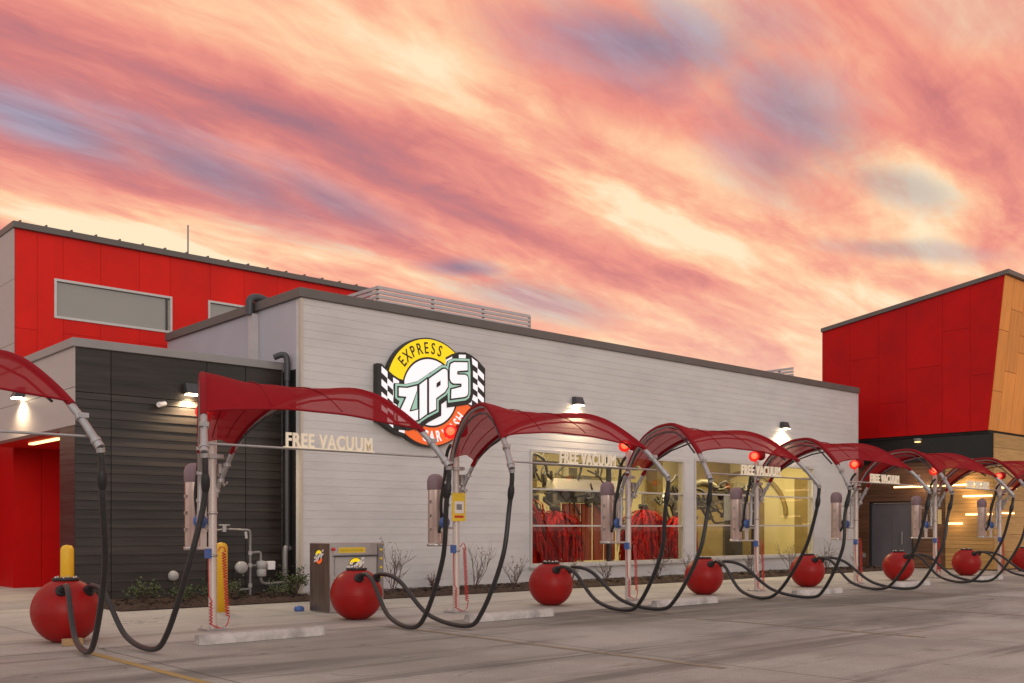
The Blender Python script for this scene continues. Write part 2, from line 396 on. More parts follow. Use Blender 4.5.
# sunlit and shaded cloud banks: azimuth, elevation, half sizes (degrees), tilt, brightening
for az_, el_, ha, hb, tilt, amt in [(69.78, 15.83, 13.63, 1.7, 0.12, 0.075), (58.28, 14.54, 11.36, 1.93, 0.12, 0.06), (45.33, 19.77, 11.36, 1.48, 0.52, 0.075), (36.41, 15.62, 9.65, 1.59, 0.45, 0.075), (41.94, 12.66, 9.65, 1.48, 0.3, 0.05), (24.59, 17.08, 6.25, 1.48, 0.6, 0.07), (52.14, 24.83, 10.79, 1.48, 0.35, 0.03), (58.28, 21.46, 10.79, 2.04, 0.3, -0.04), (39.71, 22.19, 8.52, 1.48, 0.3, -0.06), (44.2, 25.76, 6.81, 2.27, 0.3, -0.05), (23.17, 20.14, 6.25, 2.61, 0.5, -0.055), (37.5, 13.85, 6.25, 0.8, 0.3, -0.05), (72.18, 22.94, 9.09, 2.27, 0.2, -0.02), (31.08, 13.74, 7.38, 0.8, 0.2, -0.04), (49.87, 17.23, 6.81, 0.8, 0.35, -0.03)]:
    dx = mth('SUBTRACT', R(az_), azi); dy = mth('ADD', mth('SUBTRACT', elev, R(el_)), mth('MULTIPLY', dx, tilt))
    q = mth('SQRT', mth('ADD', mth('POWER', mth('MULTIPLY', dx, 1 / R(ha)), 2.0), mth('POWER', mth('MULTIPLY', dy, 1 / R(hb)), 2.0)))
    q = mth('ADD', q, mth('ADD', mth('MULTIPLY', mth('SUBTRACT', n_fine, 0.5), -1.6), mth('MULTIPLY', mth('SUBTRACT', n_mid, 0.5), -1.6)))
    tone = mth('ADD', tone, smooth(q, 1.3, 0.0, 0.0, amt))
# warm cloud ramp: dusky rose -> coral -> apricot -> pale gold
cr = nd('ShaderNodeValToRGB'); L.new(mth('ADD', tone, smooth(elev, R(26), R(9), -0.004, 0.050)), cr.inputs[0])
E = cr.color_ramp.elements
E[0].position = 0.42; E[0].color = (0.38, 0.15, 0.175, 1)
E[1].position = 0.665; E[1].color = (1.0, 0.78, 0.50, 1)
for p_, c_ in ((0.485, (0.64, 0.185, 0.165)), (0.535, (0.85, 0.28, 0.20)), (0.58, (0.95, 0.42, 0.25)), (0.622, (1.0, 0.60, 0.34))):
    e = E.new(p_); e.color = (*c_, 1)
warm = cr.outputs[0]
blue = mix(smooth(n_fine, 0.38, 0.62), (0.185, 0.175, 0.26), (0.38, 0.33, 0.43))
sky = mix(mth('MULTIPLY', bank, 0.93), warm, blue)
low = smooth(elev, R(5), R(15))
lowc = mix(smooth(n_mid, 0.42, 0.60), (0.76, 0.46, 0.42), (1.0, 0.68, 0.46))
sky = mix(mth('MULTIPLY', mth('SUBTRACT', 1.0, low), 0.55), sky, lowc)
hi_ = smooth(elev, R(29), R(50))
sky = mix(mth('MULTIPLY', hi_, 0.6), sky, (0.59, 0.61, 0.62))
# calmer, cooler half of the sky away from the afterglow
fw = mth('ADD', mth('MULTIPLY', sp.outputs[0], math.cos(TH)), mth('MULTIPLY', sp.outputs[1], math.sin(TH)))
away = smooth(fw, 0.35, -0.35)
sky = mix(mth('MULTIPLY', away, 0.95), sky, (0.82, 0.82, 0.80))
# below the horizon
sky = mix(smooth(el, -0.02, -0.10), sky, (0.16, 0.13, 0.13))
L.new(sky, bg.inputs[0]); bg.inputs[1].default_value = 1.0
ns = nd('ShaderNodeTexSky', sky_type='NISHITA', sun_disc=False)
ns.sun_elevation = SUN_EL; ns.sun_rotation = math.atan2(SUN_AZ.x, SUN_AZ.y)
bg2 = nd('ShaderNodeBackground'); L.new(ns.outputs[0], bg2.inputs[0]); bg2.inputs[1].default_value = 0.012
ad = nd('ShaderNodeAddShader'); L.new(bg.outputs[0], ad.inputs[0]); L.new(bg2.outputs[0], ad.inputs[1])
L.new(ad.outputs[0], wo.inputs[0])
sl = bpy.data.lights.new('sun', 'SUN'); so = bpy.data.objects.new('sun', sl); COL.objects.link(so)
sl.energy = 0.55; sl.angle = R(22); sl.color = (1.0, 0.84, 0.72)
sd = Vector((SUN_AZ.x * math.cos(SUN_EL), SUN_AZ.y * math.cos(SUN_EL), math.sin(SUN_EL)))
so.rotation_euler = (-sd).to_track_quat('-Z', 'Y').to_euler(); so.location = sd * 60

def lamp(kind, name, loc, energy, col, target=None, size=0.2, spot=100, parent=None):
    d = bpy.data.lights.new(name, kind); d.energy = energy; d.color = col
    if kind == 'AREA': d.shape = 'RECTANGLE'; d.size = size if not isinstance(size, tuple) else size[0]; d.size_y = size if not isinstance(size, tuple) else size[1]
    if kind == 'SPOT': d.spot_size = R(spot); d.spot_blend = 0.6; d.shadow_soft_size = size
    if kind == 'POINT': d.shadow_soft_size = size
    o = bpy.data.objects.new(name, d); COL.objects.link(o); o.location = loc
    if target: o.rotation_euler = (Vector(target) - Vector(loc)).to_track_quat('-Z', 'Y').to_euler()
    if parent: o.parent = parent
    return o

# ------------------------------------------------------------------ ground
def ground_mat(name, base, dark, light, stain, streak, joints=None, patch=0.6):
    m = bpy.data.materials.new(name); m.use_nodes = True
    t = m.node_tree; N2, L2 = t.nodes, t.links; b = N2['Principled BSDF']
    tcn = N2.new('ShaderNodeTexCoord')
    def noise(scale, st=(1, 1, 1), detail=8, rough=0.6, rot=0, dist=0.0):
        mp = N2.new('ShaderNodeMapping'); mp.inputs['Scale'].default_value = st; mp.inputs['Rotation'].default_value = (0, 0, R(rot))
        L2.new(tcn.outputs['Object'], mp.inputs[0])
        n = N2.new('ShaderNodeTexNoise'); n.inputs['Scale'].default_value = scale; n.inputs['Detail'].default_value = detail
        n.inputs['Roughness'].default_value = rough; n.inputs['Distortion'].default_value = dist
        L2.new(mp.outputs[0], n.inputs[0]); return n.outputs['Fac']
    def mr(v, a, b_, lo=0, hi=1):
        n = N2.new('ShaderNodeMapRange'); n.interpolation_type = 'SMOOTHSTEP'
        n.inputs['From Min'].default_value = a; n.inputs['From Max'].default_value = b_
        n.inputs['To Min'].default_value = lo; n.inputs['To Max'].default_value = hi
        L2.new(v, n.inputs[0]); return n.outputs[0]
    def mx(f, a, b_):
        n = N2.new('ShaderNodeMix'); n.data_type = 'RGBA'; L2.new(f, n.inputs['Factor'])
        for k, q in (('A', a), ('B', b_)):
            if isinstance(q, tuple): n.inputs[k].default_value = (*q, 1)
            else: L2.new(q, n.inputs[k])
        return n.outputs['Result']
    c = mx(mr(noise(0.35, detail=10), 0.35, 0.65), base, light)
    c = mx(mr(noise(0.28, (streak, 1, 1), 9, 0.62, rot=-4, dist=0.6), 0.46, 0.66, 0, patch), c, dark)
    c = mx(mr(noise(1.3, (0.6, 1, 1), 8, 0.7, dist=0.4), 0.58, 0.72, 0, 0.6), c, stain)
    c = mx(mr(noise(0.9, (1, 0.35, 1), 8, 0.7, rot=20), 0.62, 0.72, 0, 0.4), c, light)
    c = mx(mr(noise(38, detail=6, rough=0.75), 0.42, 0.62, 0, 0.5), c, tuple(q * 0.7 for q in base))
    # fine cracks, thin sweeping tyre marks and drip stains
    vo = N2.new('ShaderNodeTexVoronoi'); vo.feature = 'DISTANCE_TO_EDGE'; vo.inputs['Scale'].default_value = 0.16
    wv = N2.new('ShaderNodeVectorMath'); wv.operation = 'ADD'; nz = N2.new('ShaderNodeTexNoise'); nz.inputs['Scale'].default_value = 0.9; nz.inputs['Detail'].default_value = 8
    L2.new(tcn.outputs['Object'], nz.inputs[0]); L2.new(tcn.outputs['Object'], wv.inputs[0]); L2.new(nz.outputs['Color'], wv.inputs[1]); L2.new(wv.outputs[0], vo.inputs['Vector'])
    ck = N2.new('ShaderNodeMath'); ck.operation = 'MULTIPLY'; L2.new(mr(vo.outputs['Distance'], 0.0016, 0.0006, 0, 1), ck.inputs[0]); L2.new(mr(noise(0.25), 0.50, 0.56, 0, 0.6), ck.inputs[1])
    c = mx(ck.outputs[0], c, tuple(q * 0.35 for q in dark))
    c = mx(mr(noise(0.75, (0.10, 1.5, 1), 9, 0.66, rot=3, dist=0.3), 0.53, 0.64, 0, 0.62), c, dark)
    c = mx(mr(noise(0.6, (0.12, 1.3, 1), 9, 0.7, rot=-7), 0.55, 0.64, 0, 0.6), c, light)
    c = mx(mr(noise(3.5, detail=4, rough=0.5), 0.68, 0.76, 0, 0.55), c, stain)
    if joints:
        sx = N2.new('ShaderNodeSeparateXYZ'); L2.new(tcn.outputs['Object'], sx.inputs[0])
        def line(axis, step, off):
            a = N2.new('ShaderNodeMath'); a.operation = 'ADD'; L2.new(sx.outputs[axis], a.inputs[0]); a.inputs[1].default_value = off
            p = N2.new('ShaderNodeMath'); p.operation = 'PINGPONG'; L2.new(a.outputs[0], p.inputs[0]); p.inputs[1].default_value = step / 2
            q = N2.new('ShaderNodeMath'); q.operation = 'LESS_THAN'; L2.new(p.outputs[0], q.inputs[0]); q.inputs[1].default_value = 0.013
            r_ = N2.new('ShaderNodeMath'); r_.operation = 'MULTIPLY'; L2.new(q.outputs[0], r_.inputs[0]); r_.inputs[1].default_value = 0.65
            return r_.outputs[0]
        for ax, st, of in joints: c = mx(line(ax, st, of), c, tuple(q * 0.35 for q in dark))
    L2.new(c, b.inputs['Base Color'])
    L2.new(mr(noise(0.5), 0.3, 0.7, 0.62, 0.9), b.inputs['Roughness'])
    b.inputs['Specular IOR Level'].default_value = 0.35
    bp = N2.new('ShaderNodeBump'); bp.inputs['Strength'].default_value = 0.25; bp.inputs['Distance'].default_value = 0.01
    L2.new(noise(45, detail=6), bp.inputs['Height']); L2.new(bp.outputs[0], b.inputs['Normal'])
    return m
G_lot = ground_mat('lot_concrete', (0.285, 0.268, 0.243), (0.085, 0.079, 0.075), (0.44, 0.415, 0.375), (0.075, 0.067, 0.067), 0.28, joints=[(0, 4.57, 0.0), (1, 4.9, 1.5)], patch=0.85)
G_apron = ground_mat('apron_concrete', (0.43, 0.40, 0.36), (0.23, 0.213, 0.195), (0.52, 0.485, 0.44), (0.18, 0.16, 0.155), 0.5, joints=[(0, 4.57, 0.1), (1, 2.6, 0.15)], patch=0.5)
def sheet(name, x0, y0, x1, y1, z, m, nx=1):
    return struct(MB().add([(x0, y0, z), (x1, y0, z), (x1, y1, z), (x0, y1, z)], [(0, 1, 2, 3)]).build(name, m))
sheet('ground', -300, -300, 500, 600, 0.0, G_lot)
sheet('pavement', -40, 12.75, 110, 60, 0.004, G_apron)
for k in range(-1, 6):
    xx = 4.32 + 4.57 * k
    if k >= 0:
        sheet('parking_line', xx - 0.055, 6.5, xx + 0.055, 12.74, 0.004, M['paint_line'] if k == 0 else M['paint_faint'])

# mulch beds, lumpy, with a concrete edge
def bed(name, x0, x1, y0, y1, seed):
    rr = random.Random(seed); mb = MB(); nx = int((x1 - x0) / 0.09); ny = int((y1 - y0) / 0.09)
    vs = []
    for j in range(ny + 1):
        for i in range(nx + 1):
            e = min(i, nx - i, j, ny - j)
            z = 0.02 if e == 0 else 0.055 + rr.random() * 0.06
            vs.append((x0 + (x1 - x0) * i / nx, y0 + (y1 - y0) * j / ny, z))
    mb.add(vs, [(j * (nx + 1) + i, j * (nx + 1) + i + 1, (j + 1) * (nx + 1) + i + 1, (j + 1) * (nx + 1) + i) for j in range(ny) for i in range(nx)])
    for _ in range(int((x1 - x0) * (y1 - y0) * 30)):
        x = x0 + rr.random() * (x1 - x0); y = y0 + 0.04 + rr.random() * (y1 - y0 - 0.08); a = rr.random() * 3.14; l = 0.03 + rr.random() * 0.05
        d = Vector((math.cos(a), math.sin(a), rr.uniform(-0.3, 0.5))) * l; n_ = Vector((-math.sin(a), math.cos(a), 0)) * 0.014
        c_ = Vector((x, y, 0.10))
        mb.add([c_ - d - n_, c_ + d - n_, c_ + d + n_ + Vector((0, 0, .01)), c_ - d + n_ + Vector((0, 0, .01))], [(0, 1, 2, 3)])
    o = mb.build(name, M['bark']); o['kind'] = 'structure'; return o
bed('mulch_bed', 6.85, 11.1, 18.05, 19.97, 3)
bed('mulch_bed', 11.25, 34.2, 17.55, 19.17, 4)

# ------------------------------------------------------------------ grey wash building
bld = thing('wash_building', 'long pale grey clapboard wash building with two big lit windows and flat dark roof edge', 'building', (11.15, 19.2, 0))
BX, BY = 11.15, 19.2
def lx(x): return x - BX
X0, X1, ZT = 11.15, 34.39, 6.47
W1 = (17.87, 24.24, 0.50, 3.55); W2 = (24.73, 31.42, 0.55, 3.62)
def siding():
    mb = MB(); course = 0.178; z = 0.10
    brk = sorted({W1[2], W1[3], W2[2], W2[3], ZT})
    zs = []
    k = 0
    while z < ZT - 1e-6:
        z2 = min(0.10 + course * (k + 1), ZT)
        cuts = [z] + [b for b in brk if z + 1e-6 < b < z2 - 1e-6] + [z2]
        for a, b in zip(cuts, cuts[1:]): zs.append((a, b, 0.10 + course * k))
        z = z2; k += 1
    for a, b, z0 in zs:
        mid = (a + b) / 2; xs = [X0, X1]; holes = [q for q in (W1, W2) if q[2] < mid < q[3]]
        segs = []; cur = X0
        for h in holes: segs.append((cur, h[0])); cur = h[1]
        segs.append((cur, X1))
        pa = -0.0055 * (1 - (a - z0) / course); pb = -0.0055 * (1 - (b - z0) / course)
        for s0, s1 in segs:
            mb.hexa([(lx(s0), pa, a), (lx(s1), pa, a), (lx(s1), 0.22, a), (lx(s0), 0.22, a), (lx(s0), pb, b), (lx(s1), pb, b), (lx(s1), 0.22, b), (lx(s0), 0.22, b)])
    return mb
siding().build('front_wall', M['siding'], bld)
MB().box((0, 0.02, 0), (lx(X1), 0.24, 0.098)).build('plinth', M['concrete_stop'], bld)
# left side wall (ribbed panels), upper light and the black clad strip in the recess
mb = MB(); y = 0.225
mb.box((0.0, y, 4.95), (0.2, 6.95, ZT))
mb.box((0.0, 0.80, 0), (0.2, 6.95, 4.95))
mb.build('side_wall', M['siding_side'], bld)
MB().box((-0.005, 0.225, 0.0), (0.2, 0.80, 4.948)).build('recess_panel', M['black'], bld)
MB().box((-0.03, -0.034, 0.1), (0.03, 0.05, ZT - 0.02)).build('corner_trim', M['cream_pipe'], bld)
MB().box((lx(X1) - 0.04, -0.034, 0.1), (lx(X1) + 0.03, 0.05, ZT - 0.02)).build('corner_trim', M['siding'], bld)
MB().box((lx(X1) - 0.2, 0.225, 0), (lx(X1), 6.95, ZT)).build('side_wall', M['siding_side'], bld)
mb = MB(); mb.box((0.2, 0.3, 6.0), (lx(X1) - 0.2, 6.95, 6.1)); mb.build('roof', M['cap'], bld)
mb = MB()
mb.box((-0.07, -0.07, ZT + .002), (lx(X1) + 0.07, 0.30, ZT + 0.205)); mb.box((-0.07, 0.302, ZT + .002), (0.30, 6.95, ZT + 0.205))
mb.box((lx(X1) - 0.30, 0.302, ZT + .002), (lx(X1) + 0.07, 6.95, ZT + 0.205))
mb.build('parapet_cap', M['cap'], bld, bevel=0.012)
# pipe elbow over the parapet, upper downspout
mb = MB(); mb.tube(spline([(0.25, 2.0, 6.76), (0.08, 2.0, 6.80), (-0.08, 2.0, 6.78), (-0.165, 2.0, 6.70), (-0.17, 2.0, 6.5), (-0.17, 2.0, 6.38)], 6), 0.095, 12); mb.build('downspout_elbow', M['pipe_dark'], bld)
MB().box((-0.16, 1.9, 4.9), (-0.004, 2.1, 6.40)).build('downspout', M['louver'], bld)
# downspout in the recess
mb = MB(); mb.tube(spline([(-0.30, 0.62, 5.22), (-0.20, 0.5, 5.27), (-0.12, 0.44, 5.24), (-0.10, 0.42, 5.08), (-0.10, 0.42, 4.7)], 6), 0.068, 12)
mb.tube([(-0.10, 0.42, 4.72), (-0.10, 0.42, 1.0)], 0.05, 10); mb.build('downspout', M['pipe_dark'], bld)
mb = MB(); mb.tube(spline([(-0.02, 0.45, 1.05), (-0.12, 0.42, 1.08), (-0.16, 0.40, 0.95), (-0.16, 0.40, 0.1)], 6), 0.055, 10); mb.build('standpipe', M['pipe'], bld)
# windows
def window(Wq, muls, hz):
    x0, x1, z0, z1 = Wq; fr = MB(); d0, d1 = -0.035, 0.12; t = 0.07
    fr.box((lx(x0), d0, z0), (lx(x0) + t, d1, z1)); fr.box((lx(x1) - t, d0, z0), (lx(x1), d1, z1))
    fr.box((lx(x0) + t, d0, z0), (lx(x1) - t, d1, z0 + t)); fr.box((lx(x0) + t, d0, z1 - t), (lx(x1) - t, d1, z1))
    f = fr.build('window', M['frame'], bld)
    dk = MB()
    for mx_ in muls: dk.box((lx(mx_) - 0.035, -0.02, z0 + t), (lx(mx_) + 0.035, 0.11, z1 - t))
    dk.build('mullion', M['darkframe'], f)
    hb = MB(); xs = [x0 + t] + list(muls) + [x1 - t]
    for h in hz:
        for a, b in zip(xs, xs[1:]): hb.box((lx(a) + 0.036, -0.022, h - 0.022), (lx(b) - 0.036, 0.10, h + 0.022))
    hb.build('glazing_bar', M['frame'], f)
    MB().add([(lx(x0) + t, 0.045, z0 + t), (lx(x1) - t, 0.045, z0 + t), (lx(x1) - t, 0.045, z1 - t), (lx(x0) + t, 0.045, z1 - t)], [(0, 1, 2, 3)]).build('pane', M['glass'], f)
    MB().box((lx(x0) - 0.05, -0.10, z0 - 0.05), (lx(x1) + 0.05, -0.037, z0 - 0.002)).build('sill', M['frame'], f)
window(W1, [20.94], [1.56, 2.52]); window(W2, [27.9], [1.58, 2.55])
# room behind the glass
mb = MB(); RX0, RX1, RY0, RY1 = lx(16.8), lx(33.8), 0.25, 6.5
mb.box((RX0, RY1, 0.02), (RX1, RY1 + 0.1, 4.4)); mb.box((RX0 - 0.1, RY0, 0.02), (RX0, RY1, 4.4)); mb.box((RX1, RY0, 0.02), (RX1 + 0.1, RY1, 4.4))
mb.box((RX0, RY0, 4.4), (RX1, RY1, 4.5)); mb.build('inner_wall', M['room_wall'], bld)
MB().box((RX0, RY0, 0.005), (RX1, RY1, 0.03)).build('inner_floor', M['room_floor'], bld)
for xx in (8.0, 10.9, 13.8, 16.8, 20.0): MB().box((xx, 2.4, 4.28), (xx + 1.6, 2.6, 4.38)).build('tube_light', M['led_in'], bld)
for q in ((19.2, 2.72, 21.4), (18.0, 1.45, 19.0)): MB().box((q[0], RY1 - 0.12, q[1]), (q[2], RY1 - 0.02, q[1] + .08)).build('tube_light', M['led_in'], bld)
mb = MB(); mb.box((19.4, 4.6, 0.03), (22.6, 4.9, 2.2)); mb.box((20.4, 5.2, 2.3), (22.6, 5.4, 4.38)); mb.box((RX1 - .10, 1.0, .03), (RX1 - .02, 2.2, 3.4)); mb.box((RX1 - .10, 3.6, .03), (RX1 - .02, 5.4, 2.5)); mb.tube([(RX1 - .06, 4.5 + 1.9 * math.cos(R(d)), 2.0 + 1.7 * math.sin(R(d))) for d in range(0, 181, 10)], .09, 8); mb.build('partition_and_shade_arch', M['partition'], bld)  # olive partitions; the arch tube on the end wall models arch-shaped shadows
for xx in (6.2, 12.2, 18.9): MB().box((xx, 5.9, 0.03), (xx + .35, 6.4, 4.38)).build('inner_column', M['partition'], bld)
for q in (20.0, 25.5, 30.8):
    lamp('AREA', 'room_light', (q, 21.2, 4.2), 170, (1.0, 0.80, 0.42), (q, 21.9, 0), (3.2, 1.0))

# ---- wash machinery inside
def brush(name, x, y, h, r, label, seed):
    rr = random.Random(seed); mb = MB()
    core = [(r * (0.10 + 0.70 * min(1, t * 2.2) ** 0.6), h * (1 - t)) for t in [i / 10 for i in range(11)]]
    mb.lathe(core, n=20)
    for k in range(330):
        a = rr.random() * 2 * math.pi; z0 = h * rr.uniform(0.35, 1.02); w = rr.uniform(.018, .045); q0 = r * (0.10 + 0.72 * max(0, min(1, (1 - z0 / h) * 2.2)) ** 0.6) * rr.uniform(.7, 1.02)
        L_ = rr.uniform(.45, 1.0); out_ = r * rr.uniform(.80, 1.16); sw = rr.uniform(-.16, .16); pv = None
        for j in range(6):
            u = j / 5; q = q0 + (out_ - q0) * min(1, u * 1.6) ** .7 if out_ > q0 else q0; aa = a + sw * u + rr.uniform(-.02, .02); z = z0 + .05 * math.sin(u * 3.1) - L_ * u ** 1.3
            z = max(z, -.05)
            c_ = Vector((q * math.cos(aa), q * math.sin(aa), z)); tn = Vector((-math.sin(aa), math.cos(aa), rr.uniform(-.2, .2))) * w
            if pv: mb.add([pv[0], pv[1], c_ + tn, c_ - tn], [(0, 1, 2, 3)])
            pv = (c_ - tn, c_ + tn)
    t_ = thing(name, label, 'wash brush', (x, y, 0.35), 0, 'red cloth brushes inside the wash')
    mb.build('cloth', M['brush'], t_)
    MB().tube([(0, 0, -0.3), (0, 0, h + 0.5)], 0.06, 10).build('shaft', M['machine'], t_)
    MB().lathe([(0.001, h + 0.18), (0.16, h + 0.16), (0.16, h + 0.02), (0.001, h)], n=16).build('hub', M['machine_dark'], t_)
    return t_
brush('wash_brush', 18.75, 20.6, 2.0, 0.72, 'red cloth brush at the left end of the left window', 1)
brush('wash_brush', 20.55, 21.0, 1.65, 0.78, 'red cloth brush left of the centre mullion of the left window', 2)
brush('wash_brush', 24.7, 21.2, 1.75, 0.75, 'red cloth brush at the right end of the left window', 3)
brush('wash_brush', 26.1, 20.9, 1.55, 0.55, 'red cloth brush at the left end of the right window', 4)
cu_ = thing('cloth_curtain', 'rust coloured hanging wash curtains in the middle of the left window', 'wash curtain', (22.0, 21.6, 0))
mb = MB()
for k in range(16):
    xx = -0.9 + k * 0.17; o_ = 0.05 * math.sin(k * 2.3)
    mb.box((xx, o_, 0.5), (xx + 0.15, o_ + 0.07, 2.25))
mb.build('cloth', M['mitter'], cu_)
MB().box((-1.05, -0.12, 2.27), (1.95, 0.22, 2.62)).build('carrier_box', M['machine_dark'], cu_)
MB().box((-1.0, -0.2, 2.64), (1.9, 0.25, 2.98)).build('housing', M['white'], cu_)
fm = thing('wash_gantry', 'olive steel wash gantry with pipes and hoses behind the left window', 'gantry', (18.6, 21.8, 0))
mb = MB()
for xx in (-0.4, 0.85, 5.2): mb.box((xx, 0, 0), (xx + 0.16, 0.16, 4.0))
mb.box((-0.4, -0.02, 2.92), (5.4, 0.2, 3.12)); mb.box((-0.4, -1.0, 3.3), (5.4, -0.85, 3.42))
mb.build('frame', M['machine'], fm)
mb = MB(); rr = random.Random(5)
for k in range(34):
    x0_ = rr.uniform(-0.6, 4.6); z0_ = rr.uniform(2.3, 3.4)
    pts = [(x0_, -0.3 + rr.uniform(-.3, .3), z0_)]
    for j in range(4): pts.append((pts[-1][0] + rr.uniform(-.1, .45), pts[-1][1] + rr.uniform(-.1, .1), min(3.9, max(1.9, pts[-1][2] + rr.uniform(-.45, .4)))))
    mb.tube(spline(pts, 5), 0.022 + rr.random() * 0.03, 7)
mb.build('hose_bundle', M['machine_dark'], fm)
mb = MB()
for k in range(22):
    x0_ = rr.uniform(-0.5, 4.8); z0_ = rr.uniform(2.2, 3.1); s_ = rr.uniform(.1, .32)
    mb.box((x0_, -0.35, z0_), (x0_ + s_ * 1.4, -0.05, z0_ + s_))
mb.build('motor_box', M['machine'], fm)
fn = thing('wash_arch', 'grey curved wash arch with hanging pipes behind the right window', 'gantry', (27.0, 21.9, 0))
mb = MB(); mb.tube([(3.6 * 0 + 1.7 + 1.5 * math.cos(a), 0, 1.6 + 1.5 * math.sin(a)) for a in [R(d) for d in range(0, 181, 12)]], 0.14, 10)
mb.box((3.05, -0.14, 0), (3.35, 0.14, 1.6)); mb.box((0.05, -0.14, 0), (0.35, 0.14, 1.6)); mb.build('arch', M['machine'], fn)
mb = MB()
for k in range(30):
    x0_ = rr.uniform(-1.6, 3.6); z0_ = rr.uniform(2.2, 2.9); pts = [(x0_, -0.4, z0_)]
    for j in range(4): pts.append((pts[-1][0] + rr.uniform(0, .5), -0.4 + rr.uniform(-.1, .1), max(1.7, pts[-1][2] + rr.uniform(-.4, .25))))
    mb.tube(spline(pts, 5), 0.025 + rr.random() * 0.03, 7)
mb.build('hose_bundle', M['machine_dark'], fn)
mb = MB()
for k in range(13):
    x0_ = rr.uniform(-1.6, 3.6); z0_ = rr.uniform(2.2, 2.9); s_ = rr.uniform(.15, .4)
    mb.box((x0_, -0.3, z0_), (x0_ + s_ * 1.8, 0, z0_ + s_))
mb.build('motor_box', M['machine'], fn)
cb_ = thing('control_cabinet', 'blue grey control cabinet seen through the right window', 'cabinet', (28.55, 20.6, 0))
MB().box((0, 0, 1.75), (0.75, 0.3, 2.65)).build('case', M['cabinet'], cb_, bevel=0.015)
MB().box((0.2, -0.012, 2.0), (0.55, -0.002, 2.35)).build('panel', M['plate'], cb_)
MB().box((0.05, 0.02, 0.03), (0.7, 0.28, 1.748)).build('stand', M['machine_dark'], cb_)

# roof screens
def screen(name, x0, y0, x1, y1, z0, z1, label, left=True, front=True, rows=11):
    t_ = thing(name, label, 'roof screen', (x0, y0, z0)); h = (z1 - z0) / rows
    a = MB(); b = MB(); p = MB()
    for k in range(rows):
        za, zb = k * h + h * 0.30, (k + 1) * h
        if front: a.box((0, 0, za), (x1 - x0, 0.05, zb))
        if left: b.box((0 if not front else -0.002, 0.052, za), (0.05, y1 - y0, zb))
    for xx in [q * (x1 - x0) / 3 for q in range(4)]:
        if front: p.box((xx - .03 + .05, 0.06, -0.6), (xx + .08, 0.12, z1 - z0 - 0.02))
    for yy in (0.3, 0.65, 0.98):
        if left: p.box((0.06, yy * (y1 - y0) - .08, -0.6), (0.12, yy * (y1 - y0), z1 - z0 - 0.02))
    if front: a.build('front_slats', M['louver'], t_)
    if left: b.build('side_slats', M['louver'], t_)
    p.build('support_post', M['pipe'], t_)
screen('roof_screen', 15.05, 22.0, 20.5, 25.6, 6.55, 7.85, 'long slatted grey screen on the flat roof beside the red block')
screen('roof_screen', 34.15, 21.7, 34.3, 24.2, 6.6, 7.72, 'small slatted screen at the far right end of the flat roof', front=False, rows=9)

# ------------------------------------------------------------------ dark block (left)
blk = thing('dark_block', 'low dark bronze panelled block with pale metal cap left of the grey building', 'building', (6.7, 20.0, 0))
bw = 11.12 - 6.7; ZB = 4.98
mb = MB()
pan = [(0.0, 0.68), (0.69, 2.67), (2.68, 3.55), (3.56, bw)]
for a, b in pan:
    mb.box((a + .004, 0, 4.13), (b, 0.10, ZB))
    z = 0.08; k = 0
    while z < 4.117:
        z2 = min(z + 0.178, 4.118)
        mb.hexa([(a + .004, -0.016, z), (b, -0.016, z), (b, 0.10, z), (a + .004, 0.10, z), (a + .004, 0.004, z2), (b, 0.004, z2), (b, 0.10, z2), (a + .004, 0.10, z2)])
        z = z2
mb.build('front_wall', M['dark'], blk)
MB().box((0.02, 0.102, 0.0), (bw, 0.3, ZB)).build('backing', M['darkgap'], blk)
MB().box((-0.002, 0.0, 0.0), (0.0035, 0.86, 3.48)).box((0.005, 0.31, 0.0), (0.3, 0.86, 3.48)).build('corner_pillar', M['dark'], blk)
mb = MB(); mb.box((-0.012, -0.014, 3.48), (0.0035, 7.0, 4.2)); mb.box((-0.012, -0.014, 4.212), (0.0035, 7.0, ZB)); mb.box((0.005, 0.31, 3.5), (0.3, 7.0, ZB)); mb.build('side_fascia', M['grey_panel'], blk)
MB().box((0.3, 0.31, 3.50), (bw, 7.0, 3.6)).build('ceiling', M['red_panel'], blk)
MB().box((0.0, 0.2, ZB - 0.15), (bw, 7.0, ZB - 0.05)).build('roof', M['cap'], blk)
mb = MB(); mb.box((-0.06, -0.06, ZB + .002), (bw + 0.02, 0.25, ZB + 0.17)); mb.box((-0.06, 0.252, ZB + .002), (0.25, 7.0, ZB + 0.17)); mb.build('parapet_cap', M['cap_light'], blk, bevel=0.012)
MB().box((0.72, 3.3, 3.46), (0.84, 5.3, 3.497)).build('tube_light', M['led'], blk)
lamp('AREA', 'entry_light', (7.5, 24.3, 3.42), 26, (1.0, 0.72, 0.5), (7.5, 24.3, 0), (0.3, 2.4))
tag(MB().lathe([(0.001, 0.09), (0.07, 0.085), (0.10, 0.06), (0.11, 0.0)], (0, 0, 0), 20, 'y').build('cleanout_cap', M['plate'], loc=(8.64, 19.985, 0.52)), 'round pale pipe cap low on the dark wall', 'pipe cap')
cam_t = thing('security_camera', 'small white camera on the dark wall beside the lamp', 'camera', (8.35, 19.98, 4.0))
MB().lathe([(0.001, 0.0), (0.06, 0.0), (0.06, 0.03), (0.001, 0.035)], n=14, axis='y').build('mount', M['plate'], cam_t)
MB().tube([(0, -0.04, 0), (0.03, -0.1, 0.01)], 0.02, 8).tube([(0.08, -0.08, 0.02), (-0.10, -0.20, -0.03)], 0.05, 12).build('body', M['white'], cam_t)

